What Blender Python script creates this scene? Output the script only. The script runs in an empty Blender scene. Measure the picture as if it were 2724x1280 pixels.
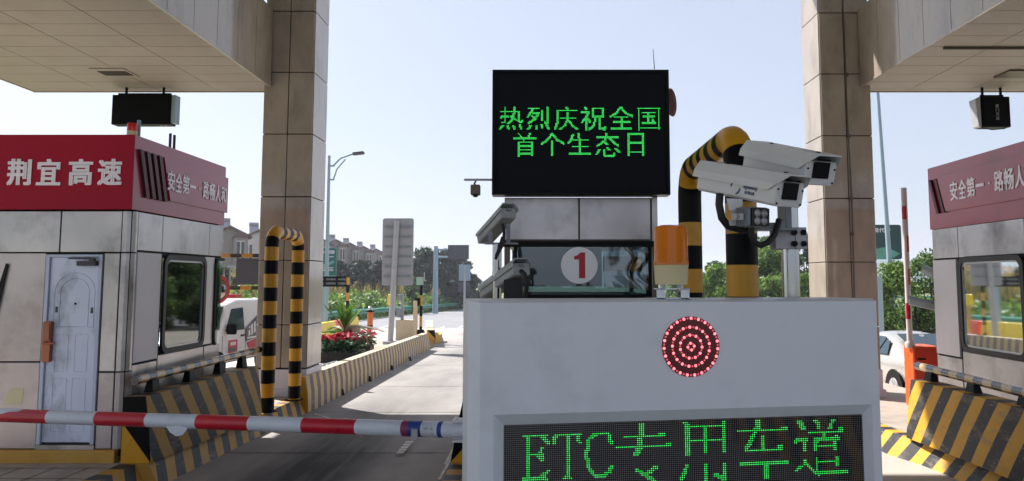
import bpy, math, random
from mathutils import Vector
random.seed(7)
R = math.radians
scene = bpy.context.scene
COL = scene.collection

# ------------------------------------------------------------------ camera, sky, sun
F, PX, PY, PITCH, H = 2045.0, 1440.0, 568.0, R(5), 2.1
cam = bpy.data.cameras.new("camera"); camo = bpy.data.objects.new("camera", cam); COL.objects.link(camo)
camo.location = (0, 0, H); camo.rotation_euler = (R(95), 0, 0)
cam.sensor_width = 36; cam.lens = 36 * F / 2724
cam.shift_x = (1362 - PX) / 2724; cam.shift_y = (PY - 640) / 2724
cam.clip_start = 0.05; cam.clip_end = 5000
scene.camera = camo

SUN = Vector((-.75, .68, 1.0)).normalized()          # towards the sun: front left
sun_el = math.asin(SUN.z); sun_az = math.atan2(SUN.x, SUN.y)
world = bpy.data.worlds.new("World"); scene.world = world; world.use_nodes = True
wn = world.node_tree.nodes; bg = wn["Background"]
sky = wn.new("ShaderNodeTexSky"); sky.sky_type = 'NISHITA'; sky.sun_disc = False
sky.sun_elevation = sun_el; sky.sun_rotation = sun_az
sky.air_density = 1.0; sky.dust_density = 2.2; sky.ozone_density = 2.0; sky.altitude = 50
mxs = wn.new("ShaderNodeMix"); mxs.data_type = 'RGBA'; mxs.inputs[0].default_value = .72     # thin high haze evens the sky out
mxs.inputs[7].default_value = (3.35, 3.65, 4.4, 1)
world.node_tree.links.new(sky.outputs[0], mxs.inputs[6]); world.node_tree.links.new(mxs.outputs[2], bg.inputs[0]); bg.inputs[1].default_value = 0.098
sl = bpy.data.lights.new("sun", 'SUN'); sl.energy = 5.0; sl.angle = R(.53); sl.color = (1, .965, .91)
so = bpy.data.objects.new("sun", sl); COL.objects.link(so); so.location = (-30, 30, 40)
so.rotation_euler = SUN.to_track_quat('Z', 'Y').to_euler()
scene.view_settings.view_transform = 'Standard'; scene.view_settings.look = 'None'
scene.view_settings.exposure = 1.0; scene.view_settings.gamma = 1
scene.cycles.use_denoising = True
scene.cycles.max_bounces = 8; scene.cycles.transparent_max_bounces = 24

# ------------------------------------------------------------------ measuring helpers (photo pixels -> points in metres)
cP, sP = math.cos(PITCH), math.sin(PITCH)
def ray(px, py):
    u = (px - PX) / F; v = (PY - py) / F
    return u, cP - v * sP, sP + v * cP
def at(px, py, Y):
    r = ray(px, py); t = Y / r[1]; return Vector((r[0] * t, Y, H + r[2] * t))
def onz(px, py, z):
    r = ray(px, py); t = (z - H) / r[2]; return Vector((r[0] * t, r[1] * t, z))
def onx(px, py, X):
    r = ray(px, py); t = X / r[0]; return Vector((X, r[1] * t, H + r[2] * t))
def gz(Y):                                            # the lane falls gently away from the booths
    return -.018 * max(0, min(Y, 90) - 8)
def ong(px, py, h=0):
    z = h
    for _ in range(40):
        p = onz(px, py, z); z = .5 * z + .5 * (gz(p.y) + h)
    return onz(px, py, z)
def W(px, Y): return px / F * Y                       # photo pixels to metres at a depth

# ------------------------------------------------------------------ materials
def lin(h):
    h = h.lstrip('#'); o = []
    for i in (0, 2, 4):
        c = int(h[i:i+2], 16) / 255; o.append(c / 12.92 if c <= .04045 else ((c + .055) / 1.055) ** 2.4)
    return o
def nodes(name):
    m = bpy.data.materials.new(name); m.use_nodes = True
    n = m.node_tree.nodes; return m, n, m.node_tree.links, n["Principled BSDF"]
def rgba(c): return (c[0], c[1], c[2], 1)
def N(n, t, **kw):
    x = n.new(t)
    for k, v in kw.items():
        if k.startswith('i_'): x.inputs[int(k[2:])].default_value = v
        else: setattr(x, k, v)
    return x
def coords(n, l, scale=(1, 1, 1), kind='Object'):
    tc = N(n, 'ShaderNodeTexCoord'); mp = N(n, 'ShaderNodeMapping'); mp.inputs['Scale'].default_value = scale
    l.new(tc.outputs[kind], mp.inputs[0]); return mp.outputs[0]
def noise(n, l, co, scale, detail=4, rough=.55):
    t = N(n, 'ShaderNodeTexNoise'); l.new(co, t.inputs['Vector']); t.inputs['Scale'].default_value = scale
    t.inputs['Detail'].default_value = detail; t.inputs['Roughness'].default_value = rough; return t.outputs[0]
def ramp(n, l, fac, a, b, ca=(0, 0, 0), cb=(1, 1, 1)):
    r = N(n, 'ShaderNodeValToRGB'); e = r.color_ramp.elements
    e[0].position = a; e[1].position = b; e[0].color = rgba(ca); e[1].color = rgba(cb)
    l.new(fac, r.inputs[0]); return r.outputs[0]
def mix(n, l, fac, a, b, mode='MIX'):
    m = N(n, 'ShaderNodeMix', data_type='RGBA', blend_type=mode)
    for s, x in ((0, fac), (6, a), (7, b)):
        if isinstance(x, (int, float)): m.inputs[s].default_value = x
        elif isinstance(x, (list, tuple)): m.inputs[s].default_value = rgba(x)
        else: l.new(x, m.inputs[s])
    return m.outputs[2]
def math_(n, l, op, a, b=None):
    m = N(n, 'ShaderNodeMath', operation=op)
    for i, x in enumerate((a, b)):
        if x is None: continue
        if isinstance(x, (int, float)): m.inputs[i].default_value = x
        else: l.new(x, m.inputs[i])
    return m.outputs[0]
def M(name, col, rough=.5, metal=0, var=.12, vs=3, stretch=(1, 1, 1), dirt=None, dirt_amt=.5, ds=1.5, dstretch=None, lo=.5, hi=.72, bump=0, bs=30, rvar=.1, coat=0, fine=0):
    m, n, l, b = nodes(name)
    if isinstance(col, str): col = lin(col)
    if isinstance(dirt, str): dirt = lin(dirt)
    co = coords(n, l, stretch)
    f = noise(n, l, co, vs, 5)
    c = mix(n, l, ramp(n, l, f, .3, .7), [x * (1 - var) for x in col], [min(1, x * (1 + var)) for x in col])
    if fine:
        co3 = coords(n, l); g = noise(n, l, co3, 90, 2)
        c = mix(n, l, math_(n, l, 'MULTIPLY', ramp(n, l, g, .35, .65), fine), c, [x * .6 for x in col])
    if dirt:
        co2 = coords(n, l, dstretch or stretch)
        g = noise(n, l, co2, ds, 6, .62)
        c = mix(n, l, math_(n, l, 'MULTIPLY', ramp(n, l, g, lo, hi), dirt_amt), c, dirt)
    l.new(c, b.inputs['Base Color'])
    b.inputs['Metallic'].default_value = metal
    rr = math_(n, l, 'ADD', math_(n, l, 'MULTIPLY', f, rvar * 2), rough - rvar)
    l.new(rr, b.inputs['Roughness'])
    b.inputs['Coat Weight'].default_value = coat; b.inputs['Coat Roughness'].default_value = .08
    if bump:
        g = noise(n, l, coords(n, l), bs, 5)
        bp = N(n, 'ShaderNodeBump'); bp.inputs['Strength'].default_value = bump; bp.inputs['Distance'].default_value = .01
        l.new(g, bp.inputs['Height']); l.new(bp.outputs[0], b.inputs['Normal'])
    return m
def emit(name, col, strength, base=(.02, .02, .02)):
    m, n, l, b = nodes(name); b.inputs['Base Color'].default_value = rgba(base)
    b.inputs['Emission Color'].default_value = rgba(lin(col) if isinstance(col, str) else col); b.inputs['Emission Strength'].default_value = strength
    return m
def glass(name, tint, opacity=.45, rough=.03, wave=0, ws=6):
    m, n, l, b = nodes(name)
    n.remove(b); out = n['Material Output']
    tr = N(n, 'ShaderNodeBsdfTransparent'); tr.inputs[0].default_value = rgba(lin(tint))
    gl = N(n, 'ShaderNodeBsdfGlossy'); gl.inputs['Roughness'].default_value = rough; gl.inputs[0].default_value = (.78, .82, .82, 1)
    fr = N(n, 'ShaderNodeFresnel'); fr.inputs[0].default_value = 1.6
    fac = math_(n, l, 'ADD', math_(n, l, 'MULTIPLY', fr.outputs[0], 1.0), opacity * .4)
    mx = N(n, 'ShaderNodeMixShader'); l.new(fac, mx.inputs[0]); l.new(tr.outputs[0], mx.inputs[1]); l.new(gl.outputs[0], mx.inputs[2])
    if wave:
        g = noise(n, l, coords(n, l), ws, 3); bp = N(n, 'ShaderNodeBump'); bp.inputs['Strength'].default_value = wave; bp.inputs['Distance'].default_value = .05
        l.new(g, bp.inputs['Height']); l.new(bp.outputs[0], gl.inputs['Normal']); l.new(bp.outputs[0], fr.inputs['Normal'])
    l.new(mx.outputs[0], out.inputs[0]); return m
def stripes(name, cy, ck, period, slant=-.55, phase=0, wear=.5, dirt='#8a7a64', axis=1, vert=2):
    """diagonal painted bands along local Y, leaning with Z, with scraped and dusty patches"""
    m, n, l, b = nodes(name)
    tc = N(n, 'ShaderNodeTexCoord'); sp = N(n, 'ShaderNodeSeparateXYZ'); l.new(tc.outputs['Object'], sp.inputs[0])
    wob = math_(n, l, 'MULTIPLY', math_(n, l, 'SUBTRACT', noise(n, l, coords(n, l), 3, 3), .5), .03)
    y = math_(n, l, 'ADD', math_(n, l, 'ADD', sp.outputs[axis], wob), math_(n, l, 'MULTIPLY', sp.outputs[vert], -slant))
    fr = math_(n, l, 'FRACT', math_(n, l, 'ADD', math_(n, l, 'DIVIDE', y, period), phase + 50))
    s = math_(n, l, 'LESS_THAN', fr, .5)
    f = noise(n, l, coords(n, l), 4, 5)
    yel = mix(n, l, f, [x * .8 for x in lin(cy)], [x * 1.1 for x in lin(cy)])
    blk = mix(n, l, f, [x * .7 for x in lin(ck)], [x * 1.5 for x in lin(ck)])
    c = mix(n, l, s, blk, yel)
    g = noise(n, l, coords(n, l, (1, .8, 2.2)), 3.2, 8, .7)
    c = mix(n, l, math_(n, l, 'MULTIPLY', ramp(n, l, g, .52, .66), wear), c, lin(dirt))
    g2 = noise(n, l, coords(n, l, (1, .5, 3)), 9, 6, .7)
    c = mix(n, l, math_(n, l, 'MULTIPLY', ramp(n, l, g2, .62, .66), wear), c, lin('#b0a595'))
    l.new(c, b.inputs['Base Color']); b.inputs['Roughness'].default_value = .6
    bp = N(n, 'ShaderNodeBump'); bp.inputs['Strength'].default_value = .5; bp.inputs['Distance'].default_value = .01
    l.new(g2, bp.inputs['Height']); l.new(bp.outputs[0], b.inputs['Normal'])
    return m
def leaf_mat(name, a, b_, c_):
    m, n, l, b = nodes(name)
    g = N(n, 'ShaderNodeNewGeometry')
    r = N(n, 'ShaderNodeValToRGB'); l.new(g.outputs['Random Per Island'], r.inputs[0])
    e = r.color_ramp.elements; e[0].color = rgba(lin(a)); e[1].color = rgba(lin(c_)); x = e.new(.5); x.color = rgba(lin(b_))
    f = noise(n, l, coords(n, l), .6, 3)
    c = mix(n, l, ramp(n, l, f, .35, .65), mix(n, l, .35, r.outputs[0], lin(a)), r.outputs[0])
    l.new(c, b.inputs['Base Color']); b.inputs['Roughness'].default_value = .55
    tr = N(n, 'ShaderNodeBsdfTranslucent'); l.new(c, tr.inputs[0])
    mx = N(n, 'ShaderNodeMixShader'); mx.inputs[0].default_value = .35
    l.new(b.outputs[0], mx.inputs[1]); l.new(tr.outputs[0], mx.inputs[2]); l.new(mx.outputs[0], n['Material Output'].inputs[0])
    return m

YEL, BLK = '#d9a018', '#1c1c20'
mt = {}
def defs():
    mt['white_box'] = M('box_paint', '#e0e6ef', .42, 0, .025, 2, dirt='#a9adb0', dirt_amt=.35, ds=2.2, lo=.55, hi=.8, bump=.05, bs=120)
    mt['steel'] = M('brushed_steel', (.50, .48, .49), .36, .75, .22, 1.2, (1, 1, .8), dirt='#4c4644', dirt_amt=.7, ds=1.6, lo=.47, hi=.72, rvar=.12)
    mt['steel_pink'] = M('stained_steel', (.46, .42, .43), .4, .7, .2, 1.0, dirt='#6c5450', dirt_amt=.6, ds=1.3, lo=.47, hi=.75, rvar=.12)
    mt['steel_new'] = M('plain_white_panel', '#cfccd4', .45, .05, .05, 2)
    mt['clad'] = M('aluminium_cladding', '#a4978a', .42, .1, .12, 1.3, (1, 1, .7), coat=.85, dirt='#57504a', dirt_amt=.7, ds=2.0, dstretch=(1, 1, .5), lo=.48, hi=.8)
    mt['soffit'] = M('soffit_panel', '#979087', .55, .0, .07, 1.0, dirt='#7d6c5c', dirt_amt=.4, ds=.9, lo=.5, hi=.8)
    mt['joint'] = M('dark_joint', '#2a2422', .8, var=.05)
    mt['red'] = M('red_sign_panel', '#a00a2c', .5, .0, .1, 1.0, dirt='#7a2036', dirt_amt=.25, ds=1.2, rvar=.05); mt['red'].node_tree.nodes['Principled BSDF'].inputs['Specular IOR Level'].default_value = .2
    mt['red_sheen'] = M('red_sheen_panel', '#9c2c44', .3, 0, .08, 1.5, dirt='#7c2836', dirt_amt=.7, ds=1.6, dstretch=(1, 1, .6), lo=.52, hi=.75, rvar=.06, coat=.3)  # pinker base carries part of the sky's reflection on the glossy crimson
    mt['dark_red'] = M('dark_red_slat', '#4a0f1c', .5)
    mt['lettering'] = M('grey_white_letters', '#ece6ee', .4, 0, .03, coat=.4)
    mt['door'] = M('scuffed_door_paint', '#ccd6ee', .42, .1, .06, 2, dirt='#4c5662', dirt_amt=.85, ds=2.6, dstretch=(1.3, 1, .7), lo=.50, hi=.78)
    mt['frame_grey'] = M('door_frame_paint', '#b4bfd4', .45, .2, .06)
    mt['copper'] = M('copper_lock', '#98604c', .35, .6, .06)
    mt['rubber'] = M('black_rubber', '#141318', .55, 0, .1)
    mt['black'] = M('black_paint', '#07080c', .4, 0, .15); mt['black'].node_tree.nodes['Principled BSDF'].inputs['Specular IOR Level'].default_value = .12
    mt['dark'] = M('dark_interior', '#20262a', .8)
    mt['alu'] = M('aluminium_trim', (.4, .4, .42), .35, .9, .08)
    mt['inox'] = M('polished_steel', (.42, .42, .43), .14, 1, .1, 3, (6, 6, .3))
    mt['yellow'] = M('yellow_paint', '#cc9414', .38, 0, .1, 4, dirt='#7a5a20', dirt_amt=.4, ds=5)
    mt['yellow_dull'] = M('dusty_yellow_paint', '#c0933a', .6, 0, .15, 4, dirt='#86745a', dirt_amt=.5, ds=4)
    mt['arm_red'] = M('red_reflective_tape', '#b3142f', .3, 0, .12, 6, dirt='#c81a22', dirt_amt=.7, ds=7, lo=.55, hi=.62)
    mt['arm_white'] = M('white_reflective_tape', '#c9d2e0', .35, 0, .08, 5, dirt='#8d96a4', dirt_amt=.4, ds=6, dstretch=(.4, 1, 1))
    mt['blue_tape'] = M('blue_tape', '#1d3a86', .45)
    mt['pink_tape'] = M('magenta_tape', '#7a2c50', .5)
    mt['conc'] = M('plaza_concrete', '#b8aea4', .85, 0, .10, .7, dirt='#958b84', dirt_amt=.5, ds=.5, bump=.25, bs=25, fine=.25)
    mt['conc_block'] = M('pale_concrete', '#c3b396', .85, 0, .1, 3, dirt='#8d8069', dirt_amt=.4, ds=3, bump=.2)
    mt['tile'] = M('pavement_tile', '#a89c90', .8, 0, .12, 4, dirt='#76695e', dirt_amt=.5, ds=1.5, bump=.15, fine=.2)
    mt['asph'] = M('pale_asphalt', '#86868a', .9, 0, .1, 1, (1, .3, 1), dirt='#a09c98', dirt_amt=.4, ds=.6, bump=.3, bs=60, fine=.3)
    mt['mark'] = M('road_paint', '#d8d4cc', .7, 0, .12, 8, dirt='#8a8681', dirt_amt=.6, ds=6)
    mt['soil'] = M('grassy_soil', '#5d6a34', .95, 0, .25, .5, dirt='#7d7450', dirt_amt=.5, ds=.3)
    mt['galv'] = M('galvanised_steel', '#a9a9ae', .5, .35, .08, 5)
    mt['signback'] = M('sign_back', '#989aa2', .55, .25, .06, 3, dirt='#7f7a7a', dirt_amt=.4, ds=3)
    mt['green_rail'] = M('green_rail_paint', '#2c8a72', .45, 0, .1, 2, dirt='#7fa698', dirt_amt=.3, ds=2)
    mt['pole_blue'] = M('pale_blue_pole', '#8ea3b0', .5, .2, .06)
    mt['green_sign'] = M('green_board', '#1d5f58', .4, 0, .1, 2)
    mt['green_dark'] = M('dark_green_board', '#143c3e', .4, 0, .08)
    mt['green_pale'] = M('pale_green_print', '#5f9c8c', .5)
    mt['cam_white'] = M('camera_paint', '#d7dadd', .4, 0, .04, 3, dirt='#b0b3b6', dirt_amt=.3, ds=4)
    mt['cam_dim'] = M('grey_camera_paint', '#a9afb3', .45, 0, .06, 3, dirt='#7c8286', dirt_amt=.4, ds=5)  # greyer paint for housings seen from behind
    mt['cam_grey'] = M('lamp_grey', '#7f868d', .5, .2, .08)
    mt['lens'] = M('lens_glass', '#05070a', .12, 0, .05); mt['lens'].node_tree.nodes['Principled BSDF'].inputs['Specular IOR Level'].default_value = .25
    mt['logo'] = M('logo_ink', '#3d5578', .5)
    mt['amber'] = None
    mt['cream'] = M('cream_plastic', '#d8cda4', .45, 0, .04)
    mt['orange'] = M('orange_paint', '#ea5a24', .4, 0, .05, 2)
    mt['disc'] = M('disc_white', '#f2f4fc', .5, 0, .02)
    mt['num_red'] = M('numeral_red', '#b8152b', .4, 0, .05)
    mt['van'] = M('van_white', '#e0dcdc', .3, 0, .02, coat=.5)
    mt['car'] = M('champagne_paint', '#b3afaa', .28, .35, .02, coat=.8)
    mt['tyre'] = M('tyre_rubber', '#17171a', .8)
    mt['rim'] = M('alloy_rim', '#b8b8ba', .35, .6)
    mt['tail'] = M('tail_lamp_red', '#c01c38', .2, 0, .1, coat=.6)
    mt['mirror_red'] = M('faded_red_plastic', '#b03038', .45)
    mt['horn'] = M('maroon_horn', '#6c0e26', .45)
    mt['wall_far'] = M('house_render', '#978d8c', .85, 0, .1, 1, dirt='#7d7270', dirt_amt=.4, ds=1)
    mt['wall_far2'] = M('pale_house_render', '#cdc6c4', .85, 0, .1, 1)
    mt['roof'] = M('roof_tiles', '#6e5250', .8, 0, .2, 6, dirt='#6a5656', dirt_amt=.4, ds=2)
    mt['win_far'] = M('house_window', '#3d444c', .2)
    mt['heater'] = M('heater_steel', '#9a9aa0', .4, .5)
    mt['bark'] = M('bark', '#4a3a2c', .9, 0, .2, 8)
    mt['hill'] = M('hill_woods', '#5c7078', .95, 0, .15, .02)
    mt['ball'] = M('steel_ball', '#c4c4c4', .2, .8)
    mt['boll'] = M('orange_bollard', '#d8743a', .5, 0, .05)
    mt['grey_dark'] = M('grey_back_panel', '#4a4850', .6, .2, .12, 3)
    mt['curtain'] = M('grey_blind', '#4d5c68', .6, 0, .06, 2)
    mt['jamb'] = M('brown_steel', '#655c55', .45, .6, .1)
    mt['wb_yellow'] = M('yellow_water_barrier', '#e6c81e', .45, 0, .08, 3, dirt='#b08c20', dirt_amt=.5, ds=3)
    mt['wb_red'] = M('red_water_barrier', '#d8392c', .45, 0, .08, 3)
    mt['text_faded'] = M('faded_ink', '#b89a2a', .6)
    mt['planter'] = M('black_planter', '#2a2426', .6)
    mt['glass_booth'] = glass('booth_glass', '#7f9896', .3)
    mt['glass_clear'] = glass('clear_glass', '#d8e4e4', .1)
    mt['film'] = glass('crinkled_film', '#aab8be', .4, .08, .03, 3)
    mt['glass_front'] = glass('front_glass', '#9ab0b8', .2, .03, .06, 2)
    mt['car_glass'] = M('car_glass', '#2c3c46', .05, 0, .02)
    mt['leaf_mid'] = leaf_mat('leaf_mid', '#284218', '#4a6c2a', '#7f9c46')
    mt['leaf_bright'] = leaf_mat('leaf_bright', '#34541c', '#668a32', '#9cb454')
    mt['leaf_dark'] = leaf_mat('leaf_dark', '#101d14', '#1f3324', '#3c5236')
    mt['reed'] = leaf_mat('reed_blades', '#56602c', '#978a4c', '#bfa468')
    mt['plume'] = leaf_mat('reed_plume', '#9c8450', '#b79c68', '#cbb889')
    mt['flower'] = leaf_mat('flower_red', '#a0142c', '#c8203c', '#e05068')
    mt['plant_leaf'] = leaf_mat('planter_leaf', '#1c3c24', '#36603c', '#7c9a78')
    mt['frond'] = leaf_mat('palm_frond', '#2c5418', '#4c7a24', '#7c9c3c')
    mt['dry_frond'] = leaf_mat('dry_frond', '#8c8474', '#b0a694', '#c8c0b0')
    # amber dome
    m, n, l, b = nodes('amber_dome'); b.inputs['Base Color'].default_value = rgba(lin('#f09820')); b.inputs['Roughness'].default_value = .15; b.inputs['Coat Weight'].default_value = .5
    wv = N(n, 'ShaderNodeTexWave'); wv.inputs['Scale'].default_value = 40; l.new(coords(n, l), wv.inputs[0])
    bp = N(n, 'ShaderNodeBump'); bp.inputs['Strength'].default_value = .1; l.new(wv.outputs[1], bp.inputs['Height']); l.new(bp.outputs[0], b.inputs['Normal'])
    tr = N(n, 'ShaderNodeBsdfTranslucent'); tr.inputs[0].default_value = rgba(lin('#ffb038')); mx = N(n, 'ShaderNodeMixShader'); mx.inputs[0].default_value = .5
    l.new(b.outputs[0], mx.inputs[1]); l.new(tr.outputs[0], mx.inputs[2]); l.new(mx.outputs[0], n['Material Output'].inputs[0]); mt['amber'] = m
    m, n, l, b = nodes('red_dome'); b.inputs['Base Color'].default_value = rgba(lin('#d82a1e')); b.inputs['Roughness'].default_value = .15; b.inputs['Transmission Weight'].default_value = .3; mt['red_dome'] = m
    # lane concrete: grey, with the black rubber band that braking cars leave in front of the booths
    m, n, l, b = nodes('lane_concrete')
    tc = N(n, 'ShaderNodeTexCoord'); sp = N(n, 'ShaderNodeSeparateXYZ'); l.new(tc.outputs['Object'], sp.inputs[0])
    f = noise(n, l, coords(n, l, (1, .35, 1)), .9, 6); g = noise(n, l, coords(n, l), 40, 3)
    c = mix(n, l, ramp(n, l, f, .3, .7), lin('#858382'), lin('#aea8a3'))
    c = mix(n, l, math_(n, l, 'MULTIPLY', ramp(n, l, g, .4, .7), .2), c, lin('#6c6560'))
    wx = math_(n, l, 'ADD', sp.outputs[0], math_(n, l, 'MULTIPLY', math_(n, l, 'SUBTRACT', noise(n, l, coords(n, l, (.6, .25, 1)), 1.2, 3), .5), 1.1))
    d = math_(n, l, 'ABSOLUTE', math_(n, l, 'ADD', wx, 2.55))
    band = ramp(n, l, d, .35, 1.05, (1, 1, 1), (0, 0, 0))
    fy = N(n, 'ShaderNodeMapRange'); l.new(sp.outputs[1], fy.inputs[0]); fy.inputs[1].default_value = 9.; fy.inputs[2].default_value = 15.; fy.inputs[3].default_value = 1; fy.inputs[4].default_value = .22
    streak = noise(n, l, coords(n, l, (5, .35, 1)), 1.5, 5)
    k = math_(n, l, 'MULTIPLY', math_(n, l, 'MULTIPLY', band, fy.outputs[0]), ramp(n, l, streak, .25, .55, (.6, .6, .6), (1, 1, 1)))
    c = mix(n, l, math_(n, l, 'MULTIPLY', k, .84), c, lin('#141518'))
    l.new(c, b.inputs['Base Color']); b.inputs['Roughness'].default_value = .8; b.inputs['Specular IOR Level'].default_value = .15
    bp = N(n, 'ShaderNodeBump'); bp.inputs['Strength'].default_value = .25; bp.inputs['Distance'].default_value = .01; l.new(g, bp.inputs['Height']); l.new(bp.outputs[0], b.inputs['Normal']); mt['lane'] = m
    # LED faces: black board with a fine grid of unlit diodes
    def ledface(name, pitch, dark, dot, rough, rad, spec=.15, coat=0):
        m, n, l, b = nodes(name)
        tc = N(n, 'ShaderNodeTexCoord'); sp = N(n, 'ShaderNodeSeparateXYZ'); l.new(tc.outputs['UV'], sp.inputs[0])
        dd = []
        for i in (0, 1):
            q = math_(n, l, 'SUBTRACT', math_(n, l, 'FRACT', math_(n, l, 'DIVIDE', sp.outputs[i], pitch)), .5); dd.append(math_(n, l, 'MULTIPLY', q, q))
        r = math_(n, l, 'LESS_THAN', math_(n, l, 'ADD', dd[0], dd[1]), rad * rad)
        l.new(mix(n, l, r, lin(dark), lin(dot)), b.inputs['Base Color']); b.inputs['Roughness'].default_value = rough
        b.inputs['Specular IOR Level'].default_value = spec; b.inputs['Coat Weight'].default_value = coat; b.inputs['Coat Roughness'].default_value = .02
        return m
    mt['led_big'] = ledface('led_board_face', 1.843/160, '#070b12', '#101822', .6, .33)
    mt['led_etc'] = ledface('led_screen_face', .01, '#07080c', '#96969c', .05, .23, .8, .6)
    mt['led_lit'] = emit('led_green', (.02, .85, .08), .68)
    mt['led_lit2'] = emit('led_green_pale', (.08, .9, .2), .72)
    mt['sig_lit'] = emit('signal_red_led', (1.0, .16, .2), 1.5)
    mt['sig_dim'] = emit('signal_dim_led', (.6, .08, .1), .6, (.1, .02, .02))
    mt['sig_face'] = M('signal_face', '#5e1a20', .35)  # red-brown base carries the glow of the lit diodes
    mt['str_barrier'] = stripes('barrier_stripes', YEL, BLK, .412, -.55, 0, .5)
    mt['str_barrier_l'] = stripes('barrier_stripes_dusty', '#b98a24', '#2a2a2e', .412, .55, 0, .6)
    mt['str_wall'] = stripes('low_wall_stripes', '#cbb07a', '#66565a', .39, .12, 0, .55, '#a08a72')
    mt['str_rail'] = stripes('rail_stripes', '#c7a468', '#20222c', .33, .3, 0, .3); mt['str_rail'].node_tree.nodes['Principled BSDF'].inputs['Roughness'].default_value = .22; mt['str_rail'].node_tree.nodes['Principled BSDF'].inputs['Coat Weight'].default_value = .6
    mt['str_beam'] = stripes('beam_stripes', '#b87a1c', '#1c1a1c', .5, 0, 0, .3, axis=0)
defs()

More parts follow.
